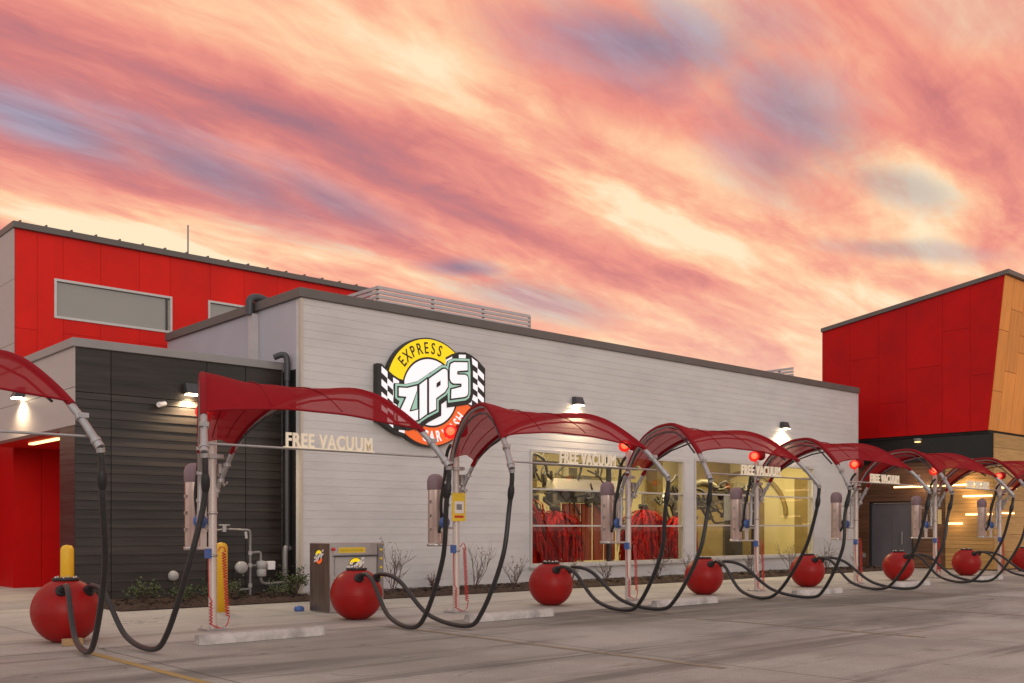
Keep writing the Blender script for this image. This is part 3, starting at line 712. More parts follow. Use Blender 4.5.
# ------------------------------------------------------------------ red rear building
red = thing('red_building', 'tall bright red panelled block with strip windows behind the dark block', 'building', (7.59, 27.0, 0))
RL = 10.6; RT = 8.98
seams = [0, 0.53, 1.16, 2.11, 3.14, 3.99, 5.18, 6.21, 7.28, 8.35, 9.4, RL]
WN = [(0.94, 4.05, 6.87, 7.88), (5.10, 7.45, 6.87, 7.95)]
mb = MB()
for i, (a, b) in enumerate(zip(seams, seams[1:])):
    zb = [3.6, 5.6, RT] if i % 2 else [3.6, 6.5, RT]
    for z0, z1 in [(0, 3.6)] + list(zip(zb, zb[1:])):
        # split around the window openings
        cells = [(a, b, z0, z1)]
        for (wa, wb, wz0, wz1) in WN:
            nc = []
            for (p, q, u, v) in cells:
                if q <= wa or p >= wb or v <= wz0 or u >= wz1: nc.append((p, q, u, v)); continue
                if p < wa: nc.append((p, wa, u, v))
                if q > wb: nc.append((wb, q, u, v))
                m0, m1 = max(p, wa), min(q, wb)
                if u < wz0: nc.append((m0, m1, u, wz0))
                if v > wz1: nc.append((m0, m1, wz1, v))
            cells = nc
        for (p, q, u, v) in cells: mb.box((p + (.007 if p == a else 0), 0, u + (.007 if u == z0 else 0)), (q, 0.05, v))
mb.build('front_wall', M['red_panel'], red)
mb = MB()
for a, b in ((-0.02, 0.62), (0.63, 1.9), (1.91, 3.2)): mb.box((a, -0.03, 0.0), (b, -0.004, 3.55))
mb.build('entry_cladding', M['red_deep'], red)
MB().box((-0.03, 0.0, 0.0), (-0.001, 2.9, 3.94)).build('entry_side', M['red_deep'], red)
mb = MB(); mb.prism([(0.0, 0.0), (RL, 0.0), (RL, RT), (0.0, RT)], 0.052, 0.15, holes=[[(a, c), (b, c), (b, d), (a, d)] for a, b, c, d in WN]); mb.build('backing', M['red_groove'], red)
mb = MB()
for z0, z1 in ((3.95, 4.2), (4.21, 6.1), (6.11, 7.7), (7.71, RT)):
    for y0, y1 in ((0.0, 1.6), (1.61, 3.4), (3.41, 6.0), (6.01, 10)): mb.box((-0.03, y0, z0), (-0.001, y1, z1))
mb.build('side_wall', M['grey_panel'], red)
for (a, b, c, d) in WN:
    fr = MB(); t = 0.06
    fr.box((a, -0.03, c), (a + t, 0.1, d)); fr.box((b - t, -0.03, c), (b, 0.1, d)); fr.box((a + t, -0.03, c), (b - t, 0.1, c + t)); fr.box((a + t, -0.03, d - t), (b - t, 0.1, d))
    f = fr.build('window', M['frame'], red)
    MB().box((a + t, 0.05, c + t), (b - t, 0.07, d - t)).build('pane', M['glass_dark'], f)
    MB().box((b - t - 0.10, 0.0, c + t), (b - t - 0.06, 0.048, d - t)).build('stile', M['darkframe'], f)
mb = MB(); mb.box((-0.06, -0.10, RT), (RL, 10, RT + 0.16)); mb.build('roof', M['cap'], red, bevel=0.01)
mb = MB()
x = 0.1
while x < RL: mb.box((x, -0.09, RT + 0.161), (x + 0.035, 9.9, RT + 0.205)); x += 0.62
mb.build('roof_seams', M['cap'], red)
MB().box((6.9, -0.5, 4.6), (7.0, -0.02, 6.3)).build('conduit', M['red_panel'], red)
MB().tube([(5.05, 1.2, RT + 0.15), (5.05, 1.2, RT + 1.35)], 0.024, 8).build('mast', M['pipe'], red)
wing = thing('red_wing', 'low red panelled wing beyond the covered entry at the left edge', 'building', (-1.0, 30.0, 0))
mb = MB()
for a, b in ((0, 2.6), (2.61, 4.9), (4.91, 6.9), (6.91, 8.55)): mb.box((a, 0, 0), (b, 0.06, 3.9))
mb.build('front_wall', M['red_deep'], wing)
MB().box((0, 0.062, 0), (8.55, 3.0, 3.88)).build('backing', M['red_groove'], wing)

# ------------------------------------------------------------------ tower (right)
tw = thing('tower_building', 'red panelled tower with slanted orange wood front and wood clad base at right', 'building', (36.0, 15.0, 0))
# local frame: y' = y-15 ; side face at x=0 looks to -x
def yb(z): return 0.13 - 0.58 * (z - 4.93) / 5.42      # leaning front edge
YB = 6.6
def zt(y): return 10.26 - (y + 0.45) * 0.1396
ZL = 4.93
mb = MB(); ys = [None, 0.75, 1.75, 3.1, 4.2, 5.4, YB]
zcut = [ZL, 6.4, 7.9, 12]
for i in range(len(ys) - 1):
    zc = [ZL, [6.9, 8.6, 7.4, 6.2, 8.0, 7.0, 6.6][i], 12]
    for z0, z1 in zip(zc, zc[1:]):
        g = 0.008
        def pt(y, z):
            return y
        ya0 = yb(z0) if ys[i] is None else ys[i] + g
        ztop_l = zt(ya0) if z1 == 12 else z1 - g
        ya1 = yb(ztop_l) if ys[i] is None else ys[i] + g
        if z1 == 12: ztop_l = zt(ya1)
        yr = ys[i + 1]; ztop_r = zt(yr) if z1 == 12 else z1 - g
        mb.hexa([(0, ya0, z0), (0, yr, z0), (0.06, yr, z0), (0.06, ya0, z0), (0, ya1, ztop_l), (0, yr, ztop_r), (0.06, yr, ztop_r), (0.06, ya1, ztop_l)])
mb.build('side_wall', M['red_deep'], tw)
mb = MB(); yt = yb(10.3)
mb.hexa([(0.062, yb(ZL) + .05, ZL), (0.062, YB, ZL), (0.2, YB, ZL), (0.2, yb(ZL) + .05, ZL), (0.062, yt + .05, zt(yt) - .03), (0.062, YB, zt(YB) - .03), (0.2, YB, zt(YB) - .03), (0.2, yt + .05, zt(yt) - .03)])
mb.build('backing', M['red_groove'], tw)
# leaning front, tall wood panels
mb = MB(); xs = [0.0, 0.75, 1.75, 2.75, 3.75, 4.75, 5.75, 6.75, 7.75, 8.75, 9.75, 10.75, 12.0]
for i in range(len(xs) - 1):
    zc = [ZL + 0.0, 6.3 + (i % 3) * 0.75, 8.4 + (i % 2) * 0.8, zt(yt)]
    for z0, z1 in zip(zc, zc[1:]):
        a, b = xs[i] + 0.008, xs[i + 1] - 0.008; z0 += 0.008; z1 -= 0.008
        mb.hexa([(a, yb(z0) - 0.03, z0), (b, yb(z0) - 0.03, z0), (b, yb(z0) + .03, z0), (a, yb(z0) + .03, z0), (a, yb(z1) - .03, z1), (b, yb(z1) - .03, z1), (b, yb(z1) + .03, z1), (a, yb(z1) + .03, z1)])
mb.build('front_wall', M['wood_front'], tw)
MB().hexa([(0.1, yb(ZL) + .032, ZL), (12, yb(ZL) + .032, ZL), (12, yb(ZL) + .2, ZL), (0.1, yb(ZL) + .2, ZL), (0.1, yt + .032, zt(yt) - .02), (12, yt + .032, zt(yt) - .02), (12, yt + .2, zt(yt) - .02), (0.1, yt + .2, zt(yt) - .02)]).build('front_backing', M['wood_shaded'], tw)
mb = MB(); za, zb = zt(yt - 0.15), zt(YB)
mb.hexa([(-0.08, yt - 0.15, za), (12.1, yt - 0.15, za), (12.1, YB + .02, zb), (-0.08, YB + .02, zb), (-0.08, yt - 0.15, za + .15), (12.1, yt - 0.15, za + .15), (12.1, YB + .02, zb + .15), (-0.08, YB + .02, zb + .15)])
mb.build('roof', M['cap'], tw)
MB().box((0.05, 0.13, ZL - 0.10), (12, 9, ZL - 0.005)).build('soffit', M['darkgap'], tw)
mb = MB(); mb.box((0.09, 0.0, 3.96), (0.3, 9, ZL - 0.11)); mb.build('dark_band', M['black'], tw)
# wood clad base: real slats, LED wash and shade tinted into the wood
def slats(mb, x, y0, y1, z0, z1, step=0.145, holes=()):
    z = z0; k = 0
    while z < z1 - 0.02:
        zz = min(z + step - 0.010, z1)
        segs = [(y0, y1)]
        for (ha, hb, hz) in holes:
            if z < hz: segs = [s for a, b in segs for s in ((a, min(b, ha)), (max(a, hb), b)) if s[1] - s[0] > .02]
        for a, b in segs: mb.box((x, a, z), (x + 0.04, b, zz))
        z += step
    return mb
slats(MB(), 0.0, -0.05, 1.64, 0.05, 3.955).build('lit_slats', M['wood_lit'], tw)
slats(MB(), 0.22, 1.66, 5.6, 0.05, 3.955, holes=((2.95, 4.75, 2.5),)).build('shaded_slats', M['wood_shaded'], tw)
mb = MB(); mb.box((0.042, -0.01, 0), (0.6, 1.64, 3.95)); mb.box((0.262, 1.645, 0), (0.6, 2.95, 3.95)); mb.box((0.262, 4.75, 0), (0.6, 9, 3.95)); mb.box((0.262, 2.952, 2.5), (0.6, 4.748, 3.95)); mb.build('base_wall', M['wood_shaded'], tw)
# front base
mb = MB(); z = 0.05
while z < ZL - 0.12: mb.box((0.0, -0.095, z), (12, -0.055, min(z + .60, ZL - .12))); z += 0.61
mb.build('base_front', M['wood_lit'], tw)
MB().box((0.05, -0.053, 0.0), (12, -0.012, ZL - .115)).build('base_backing', M['darkgap'], tw)
dr = MB().box((0.33, 3.04, 0.03), (0.38, 3.845, 2.44)).box((0.33, 3.855, 0.03), (0.38, 4.66, 2.44)).build('door', M['door'], tw)
MB().box((0.27, 2.953, 0.0), (0.41, 3.03, 2.497)).box((0.27, 4.67, 0.0), (0.41, 4.747, 2.497)).box((0.27, 3.032, 2.445), (0.41, 4.668, 2.497)).build('door_frame', M['darkframe'], dr)
MB().tube([(0.27, 3.42, 0.88), (0.27, 3.42, 1.36)], 0.018, 8).tube([(0.27, 3.42, .95), (0.33, 3.42, .95)], .012, 6).tube([(0.27, 3.42, 1.3), (0.33, 3.42, 1.3)], .012, 6).build('handle', M['steel'], dr)
MB().box((0.195, 4.86, 0.36), (0.215, 4.98, 0.52)).build('outlet_box', M['plate'], tw)
def led(y0, y1, z, x=-0.03):
    f = MB().box((x, y0, z - 0.03), (x + 0.027, y1, z + 0.03)).build('strip_light', M['led'], tw); return f
led(1.66, 3.70, 3.04, 0.18); led(0.2, 1.62, 3.04)
led(-0.02, 1.0, 2.63); led(-0.03, 0.14, 1.98); led(1.02, 1.6, 1.66); led(0.2, 0.9, 1.98)
for (yy, zz, e_) in ((15.8, 3.04, 4.5), (17.6, 3.04, 4), (15.5, 2.4, 4.5), (16.2, 1.7, 3)):
    lamp('AREA', 'strip_glow', (35.55 if yy < 16.6 else 35.75, yy, zz), e_, (1.0, 0.68, 0.34), (36.4, yy, zz - 0.1), (0.1, 0.1))
# front face LEDs
mb = MB(); mb.box((0.3, -0.13, 2.9), (1.8, -0.096, 2.95)); mb.box((0.6, -0.13, 2.0), (1.6, -0.096, 2.05)); mb.build('strip_light', M['led'], tw)
sf = thing('soffit_lamp', 'small round lamp glowing on the dark band under the red tower', 'lamp', (36.05, 17.7, 4.68))
MB().lathe([(0.001, 0.0), (0.09, 0.0), (0.15, 0.07), (0.15, 0.12), (0.001, 0.13)], n=18).build('housing', M['pipe'], sf)
MB().lathe([(0.001, -0.02), (0.10, -0.015), (0.12, -0.002)], n=18).build('lens', M['led'], sf)

# ------------------------------------------------------------------ wall lamps
def wall_lamp(label, loc, facing, e=60):
    t_ = thing('wall_lamp', label, 'wall lamp', loc, facing, 'box lamps on the outside walls')
    mb = MB(); mb.hexa([(-0.15, -0.22, 0.0), (0.15, -0.22, 0.0), (0.15, 0, 0.0), (-0.15, 0, 0.0), (-0.15, -0.12, 0.22), (0.15, -0.12, 0.22), (0.15, 0, 0.22), (-0.15, 0, 0.22)])
    mb.build('housing', M['pipe_dark'] , t_, bevel=0.012)
    MB().box((-0.12, -0.20, -0.025), (0.12, -0.03, -0.002)).build('lens', M['lamp'], t_)
    d = lamp('SPOT', 'wall_lamp_light', (0, -0.13, -0.06), e * 3.2, (1.0, 0.76, 0.46), size=0.06, spot=150, parent=t_)
    d.rotation_euler = (0, 0, 0)
    return t_
wall_lamp('box lamp on the grey wall above the left window', (19.55, 19.165, 4.82), 0)
wall_lamp('box lamp on the grey wall above the right window', (29.48, 19.165, 4.84), 0)
wall_lamp('starry bright box lamp on the dark bronze wall', (9.0, 19.98, 4.26), 0, 70)
wall_lamp('box lamp on the pale side fascia over the red entry', (6.685, 23.2, 4.30), R(-90), 45)
p_ = thing('wall_camera', 'tiny dark camera on the grey wall near its right end', 'camera', (30.6, 19.17, 4.35))
MB().tube([(0, 0, 0), (0, -0.10, 0)], 0.035, 10).build('mount', M['pipe'], p_)
MB().lathe([(0.001, -0.09), (0.05, -0.08), (0.07, -0.03), (0.07, 0.0), (0.001, 0.01)], (0, -0.13, 0), 14).build('dome', M['pipe_dark'], p_)

# ------------------------------------------------------------------ shop sign
SG = thing('shop_sign', 'round illuminated sign with checkered flag band and slanted white ZIPS lettering', 'sign', (14.49, 19.17, 4.70))
def disc(r, n=64, cx=0, cz=0): return [(cx + r * math.cos(2 * math.pi * k / n), cz + r * math.sin(2 * math.pi * k / n)) for k in range(n)]
def sector(r0, r1, a0, a1, n=40):
    return [(r1 * math.cos(a0 + (a1 - a0) * k / n), r1 * math.sin(a0 + (a1 - a0) * k / n)) for k in range(n + 1)] + \
           [(r0 * math.cos(a1 + (a0 - a1) * k / n), r0 * math.sin(a1 + (a0 - a1) * k / n)) for k in range(n + 1)]
Fy = -0.16     # face plane depth (towards the viewer is negative)
MB().prism(disc(1.285), 0.0, Fy).build('cabinet', M['signblack'], SG)
MB().prism(sector(0.83, 1.25, R(2), R(186)), Fy - .002, Fy - .012).build('yellow_band', M['signyellow'], SG)
MB().prism(sector(0.83, 1.25, R(196), R(352)), Fy - .002, Fy - .012).build('orange_band', M['signorange'], SG)
MB().prism(disc(0.78), Fy - .002, Fy - .012).build('white_disc', M['signwhite'], SG)
mb = MB()
for k, ch in enumerate('EXPRESS'):
    a = R(52 - k * 11.2); vs, fs = text_mesh(ch, 0.38, 0.004, 0.003)
    rr_ = 0.915
    mb.add(upright(vs, -math.sin(a) * rr_, Fy - 0.018, math.cos(a) * rr_, a, sx=0.70), fs)
mb.build('top_lettering', M['signblack'], SG)
mb = MB()
for ch, d in zip('CARWASH', (-9, 2, 12.7, 28, 40, 50, 60)):
    a = R(d); vs, fs = text_mesh(ch, 0.36, 0.004, 0.008)
    rr_ = 1.16
    mb.add(upright(vs, math.sin(a) * rr_, Fy - 0.018, -math.cos(a) * rr_, a, sx=0.66), fs)
mb.build('bottom_lettering', M['signwhite'], SG)
# checkered flag wings
xl = [-1.50, -1.40, -1.24, -1.08, -0.92, -0.76]; zl = [0.48, 0.48, 0.37, 0.26, 0.19, 0.16]; bl = [-0.74, -0.76, -0.85, -0.94, -1.0, -1.03]
xr = [0.45, 0.64, 0.85, 1.06, 1.25, 1.44, 1.64]; zr = [0.83, 0.93, 1.0, 1.02, 0.97, 0.88, 0.74]; br = [-0.1, -0.1, -0.1, -0.12, -0.2, -0.24, -0.30]
for name, xs_, zs_, bs_ in (('flag_wing', xl, zl, bl), ('flag_wing', xr, zr, br)):
    pad = 0.05
    poly = [(x, z + pad) for x, z in zip(xs_, zs_)] + [(x, z - pad) for x, z in reversed(list(zip(xs_, bs_)))]
    if xs_ is xr: poly = [(x, z) for x, z in poly]; poly[6] = (1.69, 0.74); poly[7] = (1.69, -0.30)
    f = MB().prism(poly, -0.004, Fy - 0.015).build(name, M['signblack'], SG)
    ck = MB(); h = 0.145
    for i in range(len(xs_) - 1):
        if xs_ is xl and i == 0: continue
        top0, top1 = zs_[i], zs_[i + 1]; j = 0
        while True:
            a0, a1 = top0 - j * h, top1 - j * h
            b0, b1 = a0 - h, a1 - h
            if b0 < bs_[i] - .02 or b1 < bs_[i + 1] - .02: break
            par = (i + j) % 2 == (1 if xs_ is xl else 0)
            if par: ck.prism([(xs_[i], a0 - .012), (xs_[i + 1], a1 - .012), (xs_[i + 1], b1 - .012), (xs_[i], b0 - .012)], Fy - .018, Fy - .026)
            j += 1
    ck.build('checker', M['signwhite'], f)
LET = {
 'Z': [(-0.95, 0.02), (-0.72, 0.03), (-0.44, 0.11), (-0.44, 0.0), (-0.66, -0.50), (-0.60, -0.50), (-0.41, -0.44), (-0.41, -0.68), (-0.69, -0.75), (-0.97, -0.75), (-0.98, -0.63), (-0.73, -0.17), (-0.95, -0.17)],
 'I': [(-0.36, 0.14), (-0.15, 0.29), (-0.15, -0.52), (-0.36, -0.66)],
 'P': [(-0.08, 0.31), (0.33, 0.58), (0.40, 0.59), (0.46, 0.55), (0.47, 0.17), (0.38, 0.04), (0.12, -0.13), (0.12, -0.39), (-0.08, -0.49)],
 'S': [(1.08, 0.82), (0.67, 0.78), (0.57, 0.73), (0.54, 0.62), (0.54, 0.37), (0.58, 0.30), (0.65, 0.27), (0.9, 0.29), (0.9, 0.21), (0.59, 0.12), (0.58, -0.1), (1.0, -0.02), (1.07, 0.02), (1.1, 0.10), (1.1, 0.42), (1.07, 0.49), (1.0, 0.51), (0.77, 0.49), (0.75, 0.53), (0.77, 0.58), (1.08, 0.63)]}
PH = [(0.13, 0.22), (0.26, 0.31), (0.26, 0.19), (0.13, 0.11)]
def offset(poly, d):
    A = sum(poly[i][0] * poly[(i + 1) % len(poly)][1] - poly[(i + 1) % len(poly)][0] * poly[i][1] for i in range(len(poly)))
    sg = 1 if A > 0 else -1; out = []; n = len(poly)
    for i in range(n):
        p0, p1, p2 = Vector(poly[i - 1]), Vector(poly[i]), Vector(poly[(i + 1) % n])
        e1, e2 = (p1 - p0).normalized(), (p2 - p1).normalized()
        n1, n2 = Vector((e1.y, -e1.x)) * sg, Vector((e2.y, -e2.x)) * sg
        b = (n1 + n2)
        if b.length < .2: b = n1
        b.normalize(); k = d / max(0.55, b.dot(n1)); out.append(tuple(p1 + b * k))
    return out
lay = Fy - 0.03
OUT = dict(LET)
OUT['Z'] = [(-0.95, 0.02), (-0.72, 0.03), (-0.44, 0.11), (-0.41, -0.44), (-0.41, -0.68), (-0.69, -0.75), (-0.97, -0.75), (-0.98, -0.63), (-0.80, -0.25), (-0.95, -0.17)]
OUT['S'] = [(1.08, 0.82), (0.67, 0.78), (0.57, 0.73), (0.54, 0.62), (0.54, 0.30), (0.57, 0.1), (0.58, -0.1), (1.0, -0.02), (1.07, 0.02), (1.1, 0.10), (1.1, 0.62)]
for nm, m_, d, y0 in (('letter_shadow', 'signblack', 0.150, 0.0), ('letter_outline', 'signmint', 0.088, 0.010), ('letter_edge', 'signblack', 0.038, 0.020)):
    mb = MB()
    for i, (k, poly) in enumerate((LET if d < .05 else OUT).items()):
        pl = offset(poly, d)
        if nm == 'letter_shadow': pl = [(x + .03, z - .045) for x, z in pl]
        mb.prism(pl, lay - y0 - i * 0.0008, lay - y0 - 0.008 - i * 0.0008)
    mb.build(nm, M[m_], SG)
MB().prism([(-0.425, -0.02), (-0.425, -0.42), (-0.605, -0.47)], lay - 0.0304, lay - 0.0309).build('letter_inset', M['signmint'], SG)
mb = MB()
for k, poly in LET.items(): mb.prism(poly, lay - 0.031, lay - 0.040, holes=[PH] if k == 'P' else None)
mb.build('main_lettering', M['signwhite'], SG)

# ------------------------------------------------------------------ vacuum stations
XP, YP, SPC = 6.626, 13.94, 4.57
ZT_ = [(0, 2.05), (.1, 2.74), (.25, 3.18), (.4, 3.36), (.55, 3.40), (.65, 3.36), (.75, 3.20), (.9, 2.77), (1.0, 2.33)]
def zbm(t):
    for i in range(len(ZT_) - 1):
        if t <= ZT_[i + 1][0] + 1e-9:
            x0, z0 = ZT_[i]; x1, z1 = ZT_[i + 1]
            def sl_(j):
                if j == 0: return (ZT_[1][1] - ZT_[0][1]) / (ZT_[1][0] - ZT_[0][0])
                if j == len(ZT_) - 1: return (ZT_[-1][1] - ZT_[-2][1]) / (ZT_[-1][0] - ZT_[-2][0])
                return (ZT_[j + 1][1] - ZT_[j - 1][1]) / (ZT_[j + 1][0] - ZT_[j - 1][0])
            h = x1 - x0; u = (t - x0) / h; m0, m1 = sl_(i) * h, sl_(i + 1) * h
            return (2 * u ** 3 - 3 * u ** 2 + 1) * z0 + (u ** 3 - 2 * u ** 2 + u) * m0 + (-2 * u ** 3 + 3 * u ** 2) * z1 + (u ** 3 - u ** 2) * m1
    return ZT_[-1][1]
AX, AY = 1.79, -3.37
def boom(t, s): return Vector((-.07 + .09 * t + s * (.13 + 1.59 * t), AY * t, zbm(t)))

def hose_mesh(end, low, inlet, cuff_dir, bow=0.0):
    e = Vector(end); lo = Vector(low); il = Vector(inlet)
    pts = [e, e + Vector((0.02, 0.02, -0.16)), e + Vector((0.03 + bow, 0.10, -0.55)), e.lerp(lo, 0.5) + Vector((-0.02 + bow, -0.32, -0.12)),
           e.lerp(lo, 0.83) + Vector((0, -0.20, -0.16)), lo, lo.lerp(il, 0.35) + Vector((0, 0.10, -0.10)), lo.lerp(il, 0.72) + Vector((0, 0.0, 0.16)),
           il + Vector((0, -0.16, 0.08)), il]
    return spline(pts, 8)

def make_station():
    st = thing('vacuum_station', '', 'vacuum station', (XP, YP, 0), 0, 'red canopy vacuum stations in the row')
    pm = MB(); pm.tube([(0, 0, 0.02), (0, 0, 3.08)], 0.060, 16); pm.build('post', M['post'], st)
    bp = MB().box((-0.16, -0.16, 0.005), (0.16, 0.16, 0.03))
    for a in (-.12, .12):
        for b in (-.12, .12): bp.lathe([(0.018, 0.0), (0.018, 0.035), (0.001, 0.036)], (a, b, 0.03), 6)
    bp.build('base_plate', M['galv'], st)
    for s in (-1, 1):
        pts = [boom(t, s) for t in [0.0, .02, .05, .08, .12, .16, .2, .25, .3, .36, .42, .48, .54, .6, .66, .72, .78, .84, .88, .905]]
        if s < 0: pts = [Vector((-0.20, 0.03, 1.55)), Vector((-0.19, 0.02, 1.9))] + [Vector((-0.19, 0.01, 2.3))] + [p for p in pts if p.z > 2.6]
        else: pts = [Vector((0.04, -0.02, 1.95))] + pts
        bmsh = MB(); bmsh.tube(spline(pts, 2), 0.036, 10)
        # clamp bands where the boom meets the post
        for q in pts[1:4]: bmsh.tube([q - Vector((0, 0, .025)), q + Vector((0, 0, .025))], 0.052, 10)
        b_ = bmsh.build('boom', M['galv'], st)
        # steel nozzle section at the low end
        e = MB(); pts = [boom(t, s) for t in (.895, .92, .95, .975, 1.0)]
        e.tube(pts, [.041, .040, .040, .043, .050], 12)
        for t in (.93, .985): q = boom(t, s); d_ = (boom(t + .01, s) - q).normalized() * .02; e.tube([q - d_, q + d_], .055, 12)
        q = boom(.94, s); e.box(tuple(q + Vector((-.05, -.02, .04))), tuple(q + Vector((.05, .02, .09))))
        e.build('boom_end', M['galv'], b_)
        # second thin tie tube under the sleeve
        MB().tube([boom(t, s) + Vector((-s * .05, .05, -.10)) for t in (.12, .18, .25, .35, .45, .55, .65, .75, .85)], 0.016, 8).build('tie_tube', M['pipe_dark'], b_)
    # fabric
    nu, nv = 28, 26; fb = MB(); vs = []
    for j in range(nv + 1):
        for i in range(nu + 1):
            s = -1 + 2 * i / nu; t0 = 0.075 + 0.02 * (1 - s * s); t1 = 0.80 + 0.10 * abs(s) ** 2.0
            t = t0 + (t1 - t0) * j / nv
            z = zbm(t) + 0.050 - 0.21 * t * t * (1 - abs(s) ** 2) + 0.006 * math.sin(9 * s + 4 * t) + 0.005 * math.sin(23 * t + 7 * s)
            vs.append((-.07 + .09 * t + s * (.13 + 1.59 * t), AY * t, z))
    fb.add(vs, [(j * (nu + 1) + i, j * (nu + 1) + i + 1, (j + 1) * (nu + 1) + i + 1, (j + 1) * (nu + 1) + i) for j in range(nv) for i in range(nu)], True)
    cn = fb.build('canopy', M['fabric'], st)
    for s in (-1, 1):
        MB().tube([boom(t, s) + Vector((0, 0, .015)) for t in [0.07 + .83 * k / 30 for k in range(31)]], 0.042, 10).build('edge_sleeve', M['sleeve'], cn)
    hem = [Vector(vs[nv * (nu + 1) + i]) for i in range(nu + 1)]
    MB().tube(hem, 0.014, 6).build('hem', M['sleeve'], cn)
    for sq in (-.36, .36):
        MB().tube([Vector((-.07 + .09 * t + sq * (.13 + 1.59 * t), AY * t, zbm(t) + .056 - .21 * t * t * (1 - sq * sq))) for t in [.1 + .70 * k / 20 for k in range(21)]], 0.008, 5).build('seam', M['sleeve'], cn)
    # batten rib beneath the cloth
    MB().tube([Vector((-.025 + s * .925, AY * .5, zbm(.5) + .03 - .21 * .25 * (1 - s * s))) for s in [-1 + .1 * k for k in range(21)]], 0.012, 6).build('batten', M['sleeve'], cn)
    # cross rod and letters
    tR = .955; a, b = boom(tR, -1), boom(tR, 1)
    zr_ = 2.45; a.z = b.z = zr_
    rod = MB().tube([a, b], 0.014, 8).build('cross_rod', M['galv'], st)
    vs_, fs_ = text_mesh('FREE VACUUM', 0.235, 0.012, 0.006, 1.14)
    w_ = max(v.x for v in vs_) - min(v.x for v in vs_)
    mb = MB(); mb.add(upright(vs_, 0.0, a.y - .012, zr_ + 0.022, 0, sx=1.22 / w_), fs_); mb.box((-.64, a.y - .03, zr_ + .005), (.64, a.y + .006, zr_ + .02))
    mb.build('lettering', M['letter'], rod)
    # beacon globe
    bc = MB().lathe([(0.001, -0.125), (0.05, -0.115), (0.09, -0.088), (0.115, -0.05), (0.125, 0.0), (0.115, 0.05), (0.09, 0.088), (0.05, 0.115), (0.001, 0.125)], (-0.15, -0.03, 3.19), 20).build('beacon', M['beacon'], st)
    MB().lathe([(0.001, -0.075), (0.045, -0.06), (0.07, -0.025), (0.075, 0.0), (0.07, 0.025), (0.045, 0.06), (0.001, 0.075)], (-0.165, -0.05, 3.20), 16).build('bulb', M['beacon_hot'], bc)
    MB().tube([(0, 0, 3.0), (-0.04, -0.01, 3.16), (-0.10, -0.03, 3.17)], 0.02, 8).build('bracket', M['post'], bc)
    # small upper lamp cap
    MB().lathe([(0.001, -0.10), (0.06, -0.085), (0.10, -0.04), (0.11, 0.0), (0.11, 0.10), (0.09, 0.13), (0.001, 0.14)], (0.08, -0.06, 3.20), 18).build('lamp_cap', M['sleeve'], st)
    # canister
    cx, cy = -0.03, 0.56
    cn_ = MB().lathe([(0.001, 1.22), (0.12, 1.22), (0.135, 1.235), (0.135, 2.22)], (cx, cy, 0), 24)
    cn_.box((cx - .012, cy - .150, 1.26), (cx + .012, cy - .128, 2.18))
    cn_ = cn_.build('canister', M['canister'], st)
    MB().lathe([(0.145, 2.19), (0.15, 2.21), (0.15, 2.36), (0.125, 2.43), (0.07, 2.47), (0.001, 2.48)], (cx, cy, 0), 24).build('cap', M['canister_cap'], cn_)
    MB().lathe([(0.001, 1.17), (0.15, 1.17), (0.155, 1.19), (0.155, 1.222), (0.12, 1.224)], (cx, cy, 0), 24).build('bottom_ring', M['steel'], cn_)
    for z in (1.45, 1.7, 1.95): MB().box((cx - .165, cy - .05, z), (cx - .12, cy - .01, z + .05)).build('latch', M['steel'], cn_)
    br = MB()
    for z in (1.20, 1.50, 2.10): br.tube([(cx, cy - .10, z), (0, .05, z)], 0.018, 8)
    br.box((-.06, .22, 1.44), (.02, .36, 1.68)); br.box((-.05, .24, 1.19), (.02, .30, 2.11)); br.build('mounting_bracket', M['post'], st)
    # suction ducts from the canister up to the booms
    MB().tube(spline([(cx - .02, cy - .14, 1.42), (cx - .05, cy - .24, 1.62), (-.16, .22, 2.0), (-.17, .10, 2.45), (-.19, .02, 2.8), (-.22, -.12, 2.95)], 6), 0.030, 9).build('duct_hose', M['hose'], st)
    MB().tube(spline([(cx + .03, cy - .13, 1.60), (cx + .05, cy - .24, 1.85), (-.06, .25, 2.2), (-.03, .14, 2.55), (.05, .0, 2.72)], 6), 0.028, 9).build('duct_hose', M['hose'], st)
    # fittings on the post
    MB().lathe([(0.001, -.05), (.07, -.05), (.105, -.02), (.105, .02), (.07, .05), (.001, .05)], (-.10, .20, 1.60), 18, 'y').build('hose_reel', M['blue'], st)
    MB().box((-.13, -.09, 1.06), (-.062, .0, 1.20)).build('tool_hook', M['blue'], st)
    for z in (1.10, 1.72): MB().lathe([(.061, -.02), (.072, -.018), (.072, .018), (.061, .02)], (0, 0, z), 16).build('clamp', M['steel'], st)
    cl = MB(); cl.box((-.09, -.09, 2.52), (.13, .07, 2.58)); cl.box((.05, -.11, 2.30), (.12, -.02, 2.44)); cl.tube([(.06, -.03, 2.30), (.16, -.05, 2.12), (.20, -.07, 2.18)], .02, 8)
    cl.build('hose_hanger', M['steel'], st)
    # coiled red air hose
    pts = [(0.065, -.03, 1.16), (.10, -.05, 1.22), (.15, -.05, 1.22)]
    n = 300
    for k in range(n):
        u = k / n; z = 1.15 - .95 * u; a_ = u * 2 * math.pi * 24
        pts.append((.15 + .06 * u + .028 * math.cos(a_), -.05 + .028 * math.sin(a_), z))
    pts += spline([(.235, -.05, .19), (.20, -.06, .08), (.10, -.09, .03), (-.02, -.10, .07)], 5)
    for k in range(90):
        u = k / 90; a_ = u * 2 * math.pi * 7
        pts.append((-.07 + .018 * math.cos(a_), -.09 + .018 * math.sin(a_), .09 + .34 * u))
    pts += [(-.085, -.06, .50), (-.085, -.04, .9), (-.08, -.03, 1.1)]
    MB().tube(pts, 0.0085, 5).build('air_hose', M['redcoil'], st)
    return st

